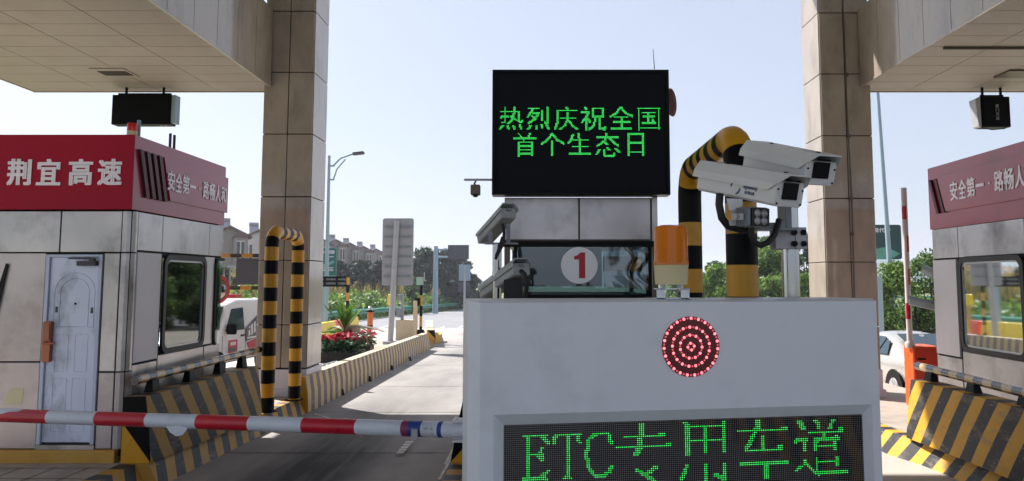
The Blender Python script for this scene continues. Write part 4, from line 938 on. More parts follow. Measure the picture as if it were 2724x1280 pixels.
c = at(351, 358, 8.2); t = thing('red_beacon', 'small red beacon on a cream base on the corner of the left booth sign', 'beacon', (c.x, 8.2, 3.645)); k = 8.2 / F
MB().lathe((c.x, 8.2, 3.645), [(12.5 * k, 0), (13 * k, 16 * k)], 24).build('base', 'cream', t, smooth=40); MB().lathe((c.x, 8.2, 3.645), [(13 * k, 16.2 * k), (12.6 * k, 34 * k), (11 * k, 38 * k), (.001, 39 * k)], 24).build('dome', 'red_dome', t, smooth=40)
q = at(369, 345, 8.3); MB().cyl((q.x, 8.3, 3.645), (q.x, 8.3, 3.85), .02, 10).build('stub_pole', 'pole_blue', t)
for i, px in enumerate((452, 463)):
    q = onx(px, 390, -4.5); MB().tube([(q.x, q.y, 3.6), (q.x, q.y, 3.88)], [.016, .016], 10).add([], []).solo('antenna', 'grey_dark', ['nearer of two short grey antennas on the left booth roof', 'farther of two short grey antennas on the left booth roof'][i], 'antenna', (q.x, q.y, 3.6), 'antennas on the booth roof')

# ================================================================== CAMERAS
def camera_unit(label, back, front, w, up_roll=0, logo=False, bolts=True, group='white camera housings', rear=False, mount=None):
    """housing between the centre of its back and the centre of its front glass"""
    back, front = Vector(back), Vector(front); a = (front - back).normalized(); s = a.cross(Vector((0, 0, 1))).normalized(); u = s.cross(a); Lh = (front - back).length
    P = lambda d, x, y: back + a * d + s * x + u * y
    t = thing('security_camera', label, 'camera', tuple(back.lerp(front, .5) - u * w * .4), group)
    h = w * .78; sec = [(-.40 * w, -.5 * h), (.40 * w, -.5 * h), (.48 * w, -.42 * h), (.48 * w, .3 * h), (-.48 * w, .3 * h), (-.48 * w, -.42 * h)]
    mb = MB(); mb.prism([P(0, x, y) for x, y in sec], a * Lh); mb.build('body', 'cam_dim' if rear else 'cam_white', t, bevel=.006)
    hood = [(-.56 * w, -.02 * h, -.05), (-.535 * w, .22 * h, .01), (-.36 * w, .56 * h, .06), (.36 * w, .56 * h, .06), (.535 * w, .22 * h, .01), (.56 * w, -.02 * h, -.05)]
    th = .008; mb = MB(); n = len(hood)
    inn = [(x * .965, y - th if abs(x) < .4 * w else y, f) for x, y, f in hood]
    o = 0
    for ring in (hood, inn):
        for d0 in (0, 1):
            for x, y, f in ring: mb.v.append(tuple(P(-.03 if d0 == 0 else Lh + f * w / .22, x, y)))
    for i in range(n - 1):
        mb.f += [(i, i + 1, n + i + 1, n + i), (2 * n + i + 1, 2 * n + i, 3 * n + i, 3 * n + i + 1), (n + i, n + i + 1, 3 * n + i + 1, 3 * n + i), (i + 1, i, 2 * n + i, 2 * n + i + 1)]; mb.m += [0] * 4
    mb.f += [(0, n, 3 * n, 2 * n), (n - 1, 2 * n - 1 + 0 * n, 4 * n - 1, 3 * n - 1)]; mb.m += [0, 0]
    mb.build('sunshield', 'cam_dim' if rear else 'cam_white', t)
    if not rear:
        g = MB(); g.prism([P(Lh + .001, x, y) for x, y in ((-.24 * w, -.26 * h), (.27 * w, -.26 * h), (.27 * w, .28 * h), (-.24 * w, .28 * h))], a * .006); g.build('glass', 'lens', t)
        q = MB()
        for x, y in ((-.41, -.40), (.41, -.40), (-.42, .05), (.42, .05)): q.lathe(P(Lh, x * w, y * h), [(.006, 0), (.006, .004)], 8, a)
        q.tube([P(Lh + .004, -.16 * w, .34 * h), P(Lh + .03, -.14 * w, .36 * h), P(Lh + .03, .18 * w, .36 * h), P(Lh + .004, .2 * w, .34 * h)], .004, 6)
        q.lathe(P(Lh * .2, 0, .56 * h), [(.012, 0), (.010, .006)], 8, u); q.lathe(P(Lh * .92, 0, .56 * h), [(.012, 0), (.010, .006)], 8, u); q.build('bolt', 'black', t)
    else:
        g = MB(); g.prism([P(-.002, x, y) for x, y in ((-.12 * w, .02 * h), (.16 * w, .02 * h), (.16 * w, .16 * h), (.06 * w, .16 * h), (.06 * w, .26 * h), (-.12 * w, .26 * h))], -a * .01); g.build('latch', 'cam_grey', t)
    if logo:
        k = MB(); o_ = P(Lh * .70, .4805 * w, -.07 * h); k.text('Signalway', o_, a, u, .11, .030, .0008, .01); k.text('信路威', P(Lh * .70, .4805 * w, -.24 * h), a, u, .075, .018, .0008, .02)
        cx = Lh * .52
        for a0, a1 in ((100, 190), (280, 370)):
            pts = [P(cx + .036 * math.cos(R(q)), .482 * w, -.14 * h + .036 * math.sin(R(q))) for q in range(a0, a1, 12)]; k.tube(pts, [.002 + .004 * math.sin(math.pi * i / (len(pts) - 1)) for i in range(len(pts))], 6)
        k.build('logo', 'logo', t)
    return t, P, Lh
f1 = at(2102, 510, 4.05); b1 = at(1892, 472, 4.58)
tc1, P1, L1 = camera_unit('nearer white camera housing with a blue maker logo on its side, above the pole clamp', b1, f1, .215, logo=True)
f2 = at(2184, 454, 4.22); b2 = at(2016, 416, 4.75)
tc2, P2, L2 = camera_unit('farther white camera housing tilted down, rising behind the logo camera', b2, f2, .215)
pc = at(2103, 700, 4.48); ztp = at(2103, 505, 4.48).z
t = thing('camera_pole', 'polished steel pole carrying two white cameras and a floodlight beside the cabinet', 'pole', (pc.x, 4.48, .25))
MB().cyl((pc.x, 4.48, .25), (pc.x, 4.48, ztp + .1), .05, 24).build('pole', 'inox', t, smooth=40)
z0, z1 = at(2100, 664, 4.48).z, at(2100, 607, 4.48).z
k = MB(); k.box(pc.x - .10, pc.x + .01, 4.415, 4.43, z0, z1); k.box(pc.x + .01, pc.x + .075, 4.41, 4.44, z0, z1); k.box(pc.x - .1, pc.x + .08, 4.53, 4.545, z0, z1); k.build('clamp', 'galv', t, bevel=.004)
k = MB()
for zz in (z0 + .03, z1 - .03): k.lathe((pc.x - .0, 4.41, zz), [(.018, 0), (.018, .02)], 6, (0, -1, 0)); k.lathe((pc.x + .055, 4.41, zz), [(.018, 0), (.018, .012)], 6, (0, -1, 0))
k.build('bolt', 'black', t)
zz = at(2000, 607, 4.3).z; k = MB(); xl = at(1945, 600, 4.3).x
k.box(xl, pc.x - .02, 4.27, 4.40, zz - .012, zz); k.box(pc.x - .075, pc.x - .045, 4.3, 4.46, zz - .0, ztp); k.box(xl + .1, xl + .3, 4.28, 4.38, zz, zz + .03); k.build('bracket', 'cam_grey', t)
k = MB(); m0 = at(1965, 530, 4.25); k.prism([at(px, py, 4.22) for px, py in ((1933, 527), (1976, 530), (1976, 545), (1966, 562), (1940, 560), (1938, 548))], (0, .02, 0)); k.lathe(at(1952, 543, 4.22), [(.014, 0), (.014, .012)], 8, (0, -1, 0)); k.lathe(at(1956, 553, 4.22), [(.012, 0), (.012, .012)], 8, (0, -1, 0))
k.prism([at(px, py, 4.24) for px, py in ((1945, 563), (1978, 560), (1974, 598), (1936, 602), (1935, 596), (1950, 580))], (0, .03, 0)); k.build('hinge_plate', 'cam_white', t, bevel=.003)
fl = at(2020, 578, 4.15); t = thing('floodlight', 'grey finned four-lens floodlight mounted under the white cameras', 'floodlight', tuple(fl))
ax = Vector((.45, -.88, -.05)).normalized(); sx = ax.cross(Vector((0, 0, 1))).normalized() * -1; su = ax.cross(sx) * 1; su = Vector((0, 0, 1)) - ax * ax.z
k = MB(); k.obox(fl - ax * .05, sx, ax, su, .155, .10, .11); hb_ = k.build('body', 'cam_grey', t, bevel=.014)
k = MB()
for i in range(6): k.obox(fl - ax * (.015 + i * .014) - sx * .082, sx, ax, su, .014, .006, .10)
k.build('fin', 'cam_grey', t)
k = MB(); k.obox(fl + ax * .004, sx, ax, su, .125, .012, .095); k.build('lens_plate', 'lens', t)
k = MB()
for i in (-1, 1):
    for j in (-1, 1): k.lathe(fl + ax * .010 + sx * i * .024 + su * j * .021, [(.021, 0), (.019, .006), (.008, .012), (.001, .013)], 14, ax)
k.build('lens', 'galv', t, smooth=50)
k = MB(); k.obox(fl - ax * .06 - sx * .10, ax, sx, su, .09, .008, .035); k.lathe(fl - ax * .06 - sx * .104, [(.014, 0), (.014, .012)], 8, -sx); k.build('yoke', 'galv', t)
mb = MB(); mb.tube([at(1915, 515, 4.25), at(1913, 545, 4.25), at(1920, 580, 4.25), at(1935, 600, 4.26), at(1975, 612, 4.28), at(1995, 610, 4.28)], .022, 12)
mb.tube([at(1998, 600, 4.22), at(1999, 625, 4.22), at(2008, 646, 4.22), at(2024, 653, 4.22), at(2043, 645, 4.22), at(2060, 625, 4.24), at(2068, 603, 4.26), at(2072, 585, 4.28)], .017, 12)
mb.solo('cable_loop', 'rubber', 'black sleeved cable looping below the floodlight and cameras', 'cable', tuple(at(2020, 620, 4.25)), smooth=50)
# pair of cameras looking down the left lane
pc = at(1322, 760, 6.0); zt6 = at(1322, 650, 6.0).z
t = thing('camera_pole', 'slim steel pole left of the number window with two cameras facing away', 'pole', (pc.x, 6.0, .25))
MB().cyl((pc.x, 6.0, .25), (pc.x, 6.0, zt6), .036, 20).build('pole', 'inox', t, smooth=40)
k = MB(); q = at(1330, 640, 6.0); k.box(q.x - .12, q.x + .14, 5.96, 6.06, zt6, zt6 + .012); k.box(q.x + .05, q.x + .08, 5.98, 6.02, zt6, zt6 + .16); k.box(q.x - .09, q.x - .06, 5.98, 6.04, zt6, zt6 + .10); k.build('bracket', 'cam_grey', t)
k = MB(); k.tube([at(1337, 595, 5.97), at(1341, 620, 5.95), at(1338, 650, 5.94), at(1322, 680, 5.94), at(1318, 690, 5.94)], .012, 8); k.tube([at(1336, 630, 5.95), at(1325, 665, 5.94), at(1318, 682, 5.94)], .008, 8); k.build('cable', 'rubber', t, smooth=40)
camera_unit('upper pale camera seen from behind, tilted steeply down towards the left lane', at(1352, 563, 5.95), at(1288, 634, 6.35), .138, rear=True)
camera_unit('lower pale camera seen from behind with a thick black cable, beside the number window', at(1386, 712, 5.75), at(1296, 776, 6.25), .15, rear=True)
k = MB(); k.tube([at(1387, 722, 5.72), at(1394, 728, 5.66), at(1402, 750, 5.66), at(1400, 775, 5.68), at(1392, 800, 5.7), at(1380, 830, 5.74)], .018, 12); k.box(*(lambda q: (q.x - .06, q.x + .08, 5.75, 5.9, q.z - .10, q.z + .06))(at(1362, 765, 5.8)))
k.solo('camera_cable', 'rubber', 'thick black cable dropping from the lower rear camera', 'cable', tuple(at(1390, 760, 5.7)), smooth=40)
# dark fee display edge beside the middle island
mb = MB(); a, b = at(1233, 883, 8.9), at(1244, 1068, 8.9); mb.box(a.x, a.x + .36, 8.86, 8.96, b.z, a.z)
t = thing('fee_display', 'dark narrow-edged fee display standing beside the middle booth', 'display', (a.x + .18, 8.9, .25)); mb.build('housing', M('fee_housing', '#4a4248', .5), t, bevel=.01); MB().cyl((a.x + .2, 8.91, .25), (a.x + .2, 8.91, b.z), .03, 10).build('post', 'jamb', t)
# cameras fixed to the far end of the right booth
q0, q1 = at(2419, 800, 10.75), at(2488, 816, 10.62)
camera_unit('white camera on the far end of the right booth beside the raised boom', q1 + Vector((.02, 0, 0)), q0, .15, rear=True)
camera_unit('small cream camera high on the far wall of the right booth', at(2490, 732, 10.6), at(2462, 718, 10.75), .13, rear=True)
mb = MB(); mb.tube([at(2436, 812, 10.72), at(2434, 840, 10.72), at(2442, 865, 10.7), at(2456, 882, 10.68), at(2474, 884, 10.66), at(2490, 876, 10.6)], .012, 8); mb.tube([at(2450, 822, 10.7), at(2490, 824, 10.6)], .014, 8)
mb.solo('camera_cable', 'rubber', 'black cable drooping below the camera on the right booth', 'cable', tuple(at(2450, 850, 10.7)), smooth=40)

# ================================================================== THINGS ON THE LEFT ISLAND
def vpole(mb, p, z0, z1, r, cols=None, step=.2, n=12):
    zs = [z0]; 
    while zs[-1] + step < z1: zs.append(zs[-1] + step)
    zs.append(z1); mb.tube([(p[0], p[1], z) for z in zs], r, n, mids=[i % 2 for i in range(len(zs) - 1)] if cols else None)
    return mb
# tall guide sign seen from behind
b = ong(1038, 915, .25); Y = b.y
A, B = at(1016, 580, Y - .1), at(1096, 760, Y - .1)
t = thing('guide_sign', 'tall rounded guide sign seen from its grey ribbed back on a round post', 'road sign', tuple(b))
mb = MB(); mb.prism([(x, Y + .06, z) for x, z in rrect((A.x + B.x) / 2, (A.z + B.z) / 2, B.x - A.x, A.z - B.z, .08)], (0, .03, 0)); sg = mb.build('sign_plate', 'signback', t)
mb = MB()
for i in range(6):
    z = A.z - (A.z - B.z) * (.13 + .147 * i); mb.box(A.x + .09, B.x - .09, Y + .02, Y + .058, z - .03, z + .03); mb.box(A.x + .09, B.x - .09, Y + .01, Y + .02, z - .008, z + .008)
mb.build('rib', 'cam_grey', sg)  # darker grey puts the ribs' shading into their colour
mb = MB(); tp = at(1056, 588, Y); mb.tube([b, b.lerp(Vector((tp.x, Y, tp.z)), .5), (tp.x, Y, tp.z)], .10, 18); mb.box(b.x - .22, b.x + .22, Y - .22, Y + .22, b.z, b.z + .10); mb.build('post', 'galv', t, smooth=40)
# concrete block, stone posts, nose of the island
b = ong(1078, 905, .25); k = b.y / F; MB().box(b.x - 26 * k, b.x + 18 * k, b.y, b.y + .7, b.z - .1, b.z + 52 * k).solo('concrete_block', 'conc_block', 'square pale concrete block behind the guide sign post', 'concrete block', tuple(b), bevel=.02)
b = ong(1103, 898, .25); k = b.y / F; MB().box(b.x - 5 * k, b.x + 5 * k, b.y, b.y + .2, b.z, b.z + 96 * k).solo('stone_post', 'conc_block', 'plain pale stone post between the concrete block and the striped pole', 'post', tuple(b), bevel=.01)
b = ong(1119, 897, .25); k = b.y / F; t = thing('striped_pole', 'thin black and yellow pole on a black foot with a pale green box on top', 'pole', tuple(b))
vpole(MB(), b, b.z, b.z + 140 * k, .06, True, .42).build('pole', ['black', 'yellow_dull'], t)
MB().hexa([(b.x - .28, b.y - .2, b.z), (b.x + .2, b.y - .2, b.z), (b.x + .2, b.y + .2, b.z), (b.x - .28, b.y + .2, b.z), (b.x - .15, b.y - .1, b.z + .3), (b.x + .12, b.y - .1, b.z + .3), (b.x + .12, b.y + .1, b.z + .3), (b.x - .15, b.y + .1, b.z + .3)]).build('foot', 'black', t)
q = at(1118, 748, b.y); MB().box(q.x - .14, q.x + .12, b.y - .12, b.y + .05, q.z - .16, q.z + .16).build('box', M('pale_green_box', '#8fb0a0', .5), t, bevel=.01); MB().cyl((q.x + .16, b.y, q.z), (q.x + .16, b.y, q.z + .36), .02, 8).build('antenna', 'galv', t)
q = at(1113, 803, b.y); MB().box(q.x - .1, q.x + .08, b.y - .2, b.y - .06, q.z - .16, q.z + .17).build('signal_box', 'black', t)
# island nose: low yellow kerb block with a striped barrier on it
b = ong(1160, 916, 0); k = b.y / F
n0 = MB(); n0.prism([(-4.78, b.y, gz(b.y)), (-4.20, b.y, gz(b.y)), (-4.04, b.y + .9, gz(b.y)), (-4.2, b.y + 2, gz(b.y)), (-4.78, b.y + 2, gz(b.y))], (0, 0, .34)); n0.solo('island_nose', 'yellow_dull', 'low dusty yellow nose block ending the left island kerb', 'kerb block', tuple(b), bevel=.02)
b = ong(1148, 902, .3); 
t = thing('nose_barrier', 'pale concrete barrier with a yellow and black end on the island nose', 'crash barrier', tuple(b)); k = b.y / F
xa, xb = b.x - 12 * k, b.x + 8 * k; z = b.z; h = 23 * k
mb = MB(); mb.hexa([(xa, b.y, z), (xb + .05, b.y, z), (xb - .95, b.y + 7, z - .12), (xa - 1.1, b.y + 7, z - .12), (xa, b.y, z + h), (xb, b.y, z + h), (xb - 1.05, b.y + 7, z + h), (xa - 1.1, b.y + 7, z + h)]); mb.build('block', 'conc_block', t, bevel=.03)
e = MB(); y = b.y - .02; e.add([(xa, y, z), (xb + .05, y, z), (xa, y, z + h)], [(0, 1, 2)], 1); e.add([(xb + .05, y, z), (xb, y, z + h), (xa, y, z + h)], [(0, 1, 2)], 0); e.build('end_face', ['black', 'yellow'], t)
# bollard, yellow machine and roadside unit behind the sign post
b = ong(983, 928, .25); k = b.y / F; t = thing('bollard', 'orange bollard with black bands and a silver ball on top', 'bollard', tuple(b))
zs = [b.z + d * k for d in (0, 30, 40, 52, 62, 96)]; mb = MB(); mb.tube([(b.x, b.y, z) for z in zs], 7.5 * k, 16, mids=[0, 1, 0, 1, 0]); mb.build('post', ['boll', 'black'], t, smooth=40)
MB().lathe((b.x, b.y, b.z + 96 * k), [(11 * k, 0), (11 * k, 3 * k)], 16).build('cap', 'black', t); MB().lathe((b.x, b.y, b.z + 104 * k), [(6.5 * k * math.cos(R(a)) + .001, 6.5 * k * math.sin(R(a))) for a in range(-90, 91, 18)], 16).build('ball', 'ball', t, smooth=60)
q = at(1041, 795, 29.5); t = thing('yellow_machine', 'yellow-topped machine with grey fittings half hidden by the guide sign post', 'machine', (q.x, 29.5, .0)); k = 29.5 / F
MB().box(q.x - 9 * k, q.x + 3 * k, 29.4, 29.8, q.z - 18 * k, q.z + 12 * k).build('hood', 'wb_yellow', t, bevel=.05); q2 = at(1040, 880, 29.6); MB().box(q.x - 4 * k, q.x + 1 * k, 29.5, 29.7, -.15, q.z - 15 * k).build('stem', 'yellow_dull', t)
q = at(1064, 790, 29.5); m = MB(); m.box(q.x - 7 * k, q.x + 4 * k, 29.5, 29.7, q.z - 10 * k, q.z + 6 * k); m.box(q.x - 9 * k, q.x + 6 * k, 29.5, 29.8, q.z - 54 * k, q.z - 30 * k); m.build('box', 'cam_grey', t, bevel=.03)
q = at(1071, 820, 29.6); t = thing('white_post', 'slim white post standing right of the yellow machine', 'post', (q.x, 29.6, -.1)); MB().box(q.x - .06, q.x + .04, 29.55, 29.65, -.15, q.z + 38 * k).build('post', 'signback', t)
# planter with poinsettias and a sago palm
def planter(b, w, d, label, n_fl, n_lf, palm):
    t = thing('flower_planter', label, 'planter', tuple(b), 'flower planters'); z = b.z
    mb = MB(); h = .28; mb.box(b.x - w / 2, b.x + w / 2, b.y, b.y + .05, z, z + h); mb.box(b.x - w / 2, b.x + w / 2, b.y + d - .05, b.y + d, z, z + h); mb.box(b.x - w / 2, b.x - w / 2 + .05, b.y + .05, b.y + d - .05, z, z + h); mb.box(b.x + w / 2 - .05, b.x + w / 2, b.y + .05, b.y + d - .05, z, z + h); mb.box(b.x - w / 2 + .05, b.x + w / 2 - .05, b.y + .05, b.y + d - .05, z, z + h - .08); mb.build('box', 'planter', t)
    lf = MB(); fl = MB()
    for i in range(n_lf):
        x = b.x + random.uniform(-w * .55, w * .58); y = b.y + random.uniform(-.08, d); zz = z + .18 + random.random() ** .7 * .38
        leafq(lf, (x, y, zz), random.uniform(.07, .12), flat=.6)
    for i in range(n_fl):
        x = b.x + random.uniform(-w * .6, w * .6); y = b.y + random.uniform(0, d); zz = z + random.uniform(.50, .74)
        for j in range(8):
            a = j * 2.4 + i; r = random.uniform(.04, .13); leafq(fl, (x + r * .6 * math.cos(a), y + r * .6 * math.sin(a), zz + random.uniform(-.03, .03)), random.uniform(.07, .11), flat=.8)
    lf.build('leaves', 'plant_leaf', t); fl.build('flowers', 'flower', t); return t
def leafq(mb, c, s, flat=0):
    c = Vector(c); n = Vector((random.gauss(0, 1), random.gauss(0, 1), random.gauss(0, 1) + flat * 3)).normalized()
    a = n.cross(Vector((random.gauss(0, 1), random.gauss(0, 1), random.gauss(0, .6)))).normalized(); b = n.cross(a)
    mb.add([c - a * s, c - b * s * .55 + n * s * .12, c + a * s, c + b * s * .55 + n * s * .12], [(0, 1, 2, 3)])
pb = ong(893, 965, .25); planter(pb, 1.0, .7, 'black planter full of red poinsettias at the foot of the sago palm', 26, 420, True)
pb2 = ong(955, 947, .25); planter(pb2, .62, .5, 'smaller dark planter with red flowers behind the first planter', 9, 200, False)
c = at(916, 900, pb.y + .75); t = thing('sago_palm', 'small sago palm with upright green fronds and dry drooping ones', 'palm', (c.x, c.y, .05)); k = c.y / F
MB().lathe((c.x, c.y, 0), [(.10, .1), (.13, .5), (.12, c.z - .1 + .12), (.06, c.z + .2)], 10).build('trunk', 'bark', t)
def frond(mb, o, az, el, ln, droop, wd):
    o = Vector(o); pts = []; p = o.copy(); e = el
    for i in range(9):
        pts.append(p.copy()); d = Vector((math.cos(az) * math.cos(e), math.sin(az) * math.cos(e), math.sin(e))); p += d * ln / 8; e -= droop / 8
    sd = Vector((-math.sin(az), math.cos(az), 0))
    mb.tube(pts, .010, 5)
    for i in range(1, 9):
        for q in (0, .5):
            if i + q > 8: continue
            c_ = pts[min(i, 8)].lerp(pts[min(i + 1, 8)], q); w_ = wd * math.sin(math.pi * (i + q + .8) / 10.5); tdir = (pts[min(i + 1, 8)] - pts[max(i - 1, 0)]).normalized()
            for s in (-1, 1): mb.add([c_ - tdir * .03, c_ + tdir * .04, c_ + sd * s * w_ + tdir * .12 + Vector((0, 0, .05))], [(0, 1, 2)])
fr, dr = MB(), MB()
for i in range(9): frond(fr, (c.x, c.y, c.z + .18), 2.2 + i * .45 if i % 2 else -.9 + i * .3, R(random.uniform(52, 80)), random.uniform(.55, .8), R(random.uniform(5, 35)), .13)
for i in range(7): frond(dr, (c.x, c.y, c.z + .14), -.5 + random.uniform(-.5, .9), R(random.uniform(20, 45)), random.uniform(.7, 1.1), R(random.uniform(50, 120)), .07)
for i in range(4): frond(fr, (c.x, c.y, c.z + .14), 2.6 + random.uniform(-.5, .9), R(random.uniform(10, 30)), random.uniform(.5, .8), R(random.uniform(20, 60)), .08)
fr.build('fronds', 'frond', t); dr.build('dry_fronds', 'dry_frond', t)
# pale ladder-like rack on the pavement
a0, a1, a2, a3 = ong(826, 982, .30), ong(896, 962, .30), ong(890, 976, .30), ong(826, 1004, .30)
mb = MB(); mb.tube([a0, a1], .03, 6); mb.tube([a3, a2], .03, 6); mb.tube([a1, a2], .03, 6)
for i in range(5): mb.tube([a0.lerp(a1, i / 5), a3.lerp(a2, i / 5)], .018, 6)
mb.solo('metal_rack', 'galv', 'pale metal grating lying on the pavement before the planter', 'rack', tuple(a0))

# water barriers
def wbar(px0, py0, px1, py1, h, mat, label):
    a, b = ong(px0, py0), ong(px1, py1); d = (b - a); ln = d.length; d.normalize(); s = Vector((-d.y, d.x, 0)); t = thing('water_barrier', label, 'water barrier', tuple(a), 'plastic water barriers'); mb = MB()
    for i, (u0, u1) in enumerate(((0, .5), (.5, 1))):
        p, q = a + d * (ln * u0 + .02), a + d * (ln * u1 - .02); w0, w1 = .24, .13
        mb.hexa([p - s * w0, q - s * w0, q + s * w0, p + s * w0, p - s * w1 + Vector((0, 0, h)), q - s * w1 + Vector((0, 0, h)), q + s * w1 + Vector((0, 0, h)), p + s * w1 + Vector((0, 0, h))])
    mb.build('shell', mat, t, bevel=.05)
    m = MB(); c = a.lerp(b, .45); nrm = -s if s.y > 0 else s; dd = d if d.x > 0 else -d
    for i in range(3): cc = a.lerp(b, .3 + .16 * i); m.obox(cc + nrm * .20 + Vector((0, 0, h * .58)), dd, nrm, (0, 0, 1), ln * .09, .03, h * .26)
    m.build('faded_print', 'text_faded' if mat == 'wb_yellow' else 'tail', t)
wbar(832, 915, 884, 900, .78, 'wb_yellow', 'yellow plastic water barrier with worn print beside the island')
wbar(884, 899, 922, 886, .76, 'wb_red', 'red plastic water barrier next to the yellow one')
wbar(920, 886, 946, 878, .74, 'wb_yellow', 'far yellow plastic water barrier partly hidden by the palm')

# ================================================================== GUARDRAIL, POLES, FAR SIGNS
rp = [ong(*p) for p in ((700, 900), (846, 868), (925, 857), (1000, 847), (1100, 836), (1180, 827), (1245, 820), (1320, 815))]
rp = [Vector((p.x, p.y + .6, p.z)) for p in rp]; rp += [Vector((4, 124, gz(99))), Vector((30, 136, gz(99))), Vector((80, 140, gz(99)))]
t = thing('guardrail', 'long green corrugated guardrail on posts along the far road edge', 'guardrail', tuple(rp[1]))
prof = [(-.02, .42), (.09, .48), (.09, .55), (.0, .60), (.0, .63), (.09, .68), (.09, .75), (-.02, .80)]
mb = MB(); n = len(prof)
for i, p in enumerate(rp):
    d = (rp[min(i + 1, len(rp) - 1)] - rp[max(i - 1, 0)]); d.z = 0; d.normalize(); s = Vector((d.y, -d.x, 0))
    for u, z in prof: mb.v.append(tuple(p + s * u + Vector((0, 0, z * 1.05))))
for i in range(len(rp) - 1):
    for j in range(n - 1): mb.f.append((i * n + j, i * n + j + 1, (i + 1) * n + j + 1, (i + 1) * n + j)); mb.m.append(0)
mb.build('beam', 'green_rail', t)
for a, b in zip(rp[:-2], rp[1:-1]):
    k = max(1, int((b - a).length / 4))
    for i in range(k): p = a.lerp(b, i / k); m = MB().cyl((p.x - .1, p.y + .1, p.z - .1), (p.x - .1, p.y + .1, p.z + .78), .07, 8); m.build('post', 'green_rail', t)
# street lamps
def lamp(base, top, arm, label):
    t = thing('street_lamp', label, 'street lamp', tuple(base), 'street lamps'); base, top = Vector(base), Vector(top)
    MB().tube([base, base.lerp(top, .5), top], [.11, .085, .06], 12).build('pole', 'pole_blue', t, smooth=40)
    if arm:
        s = arm; m = MB(); m.tube([top + Vector((.2, 0, -.45)), top + Vector((s * .35, 0, -.12)), top + Vector((s * .7, 0, .06)), top + Vector((s * .75, 0, .07))], .045, 8); m.tube([top + Vector((.2, 0, -1.1)), top + Vector((s * .25, 0, -.6)), top + Vector((s * .5, 0, -.17))], .035, 8); m.box(top.x, top.x + .25, top.y - .03, top.y + .03, top.z - 1.12, top.z - 1.05); m.box(top.x, top.x + .25, top.y - .03, top.y + .03, top.z - .5, top.z - .43); m.build('arm', 'pole_blue', t, smooth=40)
        m = MB(); m.obox(top + Vector((s * .9, 0, .10)), (1, 0, .12), (0, 1, 0), (-.12, 0, 1), s * .34, .3, .12); m.build('lamp_head', 'grey_dark', t, bevel=.03)
Yl = 34; a = at(866, 870, Yl); b = at(876, 414, Yl); lamp((a.x, Yl, gz(Yl)), b, 1.45, 'tall grey street lamp with a curved arm right of the left column')
Yl = 30; a = at(2347, 640, Yl); b = at(2331, 195, Yl); lamp((a.x + .35, Yl, gz(Yl)), b, 0, 'bare grey lamp pole rising beside the right column')
# green advertisement boards
def adboard(p0, p1, Y, label, legs, text, mats, right):
    a, b = at(p0[0], p0[1], Y), at(p1[0], p1[1], Y); t = thing('billboard', label, 'billboard', ((a.x + b.x) / 2, Y, gz(Y)), 'green advertising boards')
    m = MB(); m.prism([(x, Y, z) for x, z in rrect((a.x + b.x) / 2, (a.z + b.z) / 2, b.x - a.x, a.z - b.z, .12)], (0, .12, 0)); pn = m.build('board', mats[0], t)
    w, h = b.x - a.x, a.z - b.z
    m = MB()
    for px in legs: q = at(px, 700, Y); m.cyl((q.x, Y + .2, gz(Y)), (q.x, Y + .2, b.z + .2), .09, 10)
    m.build('leg', 'pole_blue', t)
    m = MB()
    if right:
        m.text(text, (a.x + w * .42, Y - .006, a.z - h * .16), (1, 0, 0), (0, 0, 1), w * .60, h * .13, .004, .02)
    else:
        m.text(text, (a.x + w * .62, Y - .006, a.z - h * .14), (1, 0, 0), (0, 0, 1), w * .56, h * .12, .004, .02)
        c = Vector((a.x + w * .2, Y - .006, a.z - h * .14)); r = w * .10; ringframe(m, [(c.x + r, c.z), (c.x, c.z + r), (c.x - r, c.z), (c.x, c.z - r)], [(c.x + r * .5, c.z), (c.x, c.z + r * .5), (c.x - r * .5, c.z), (c.x, c.z - r * .5)], lambda u, v, d: (u, Y - .002 - d, v), .004)
        for i in range(3): m.box(a.x + w * .2, a.x + w * .85, Y - .006, Y - .001, b.z + h * (.22 + .05 * i), b.z + h * (.235 + .05 * i))
        m.box(a.x + w * .38, a.x + w * .85, Y - .006, Y - .001, a.z - h * .31, a.z - h * .29)
    m.build('lettering', 'lettering', pn)
    m = MB(); 
    if right: m.prism([(a.x + w * f, Y - .003, b.z + h * g) for f, g in ((0, .0), (.7, .0), (.95, .16), (.6, .36), (.2, .28), (0, .22))], (0, .002, 0))
    else: m.prism([(a.x + w * f, Y - .003, b.z + h * g) for f, g in ((.05, .5), (.3, .44), (.55, .50), (.85, .58), (.9, .5), (.5, .38), (.05, .36))], (0, .002, 0)); m.box(a.x, b.x, Y - .004, Y - .001, b.z, b.z + h * .07)
    m.build('print', 'green_pale', pn)
adboard((849, 660), (893, 738), 42, 'upright green advertising board right of the left column, above the gate frame', (862,), '蒙现代砖', ['green_sign'], False)
adboard((2295, 598), (2400, 690), 38, 'dark green advertising board half hidden behind the right column', (2330,), '蒙现代砖', ['green_dark'], True)
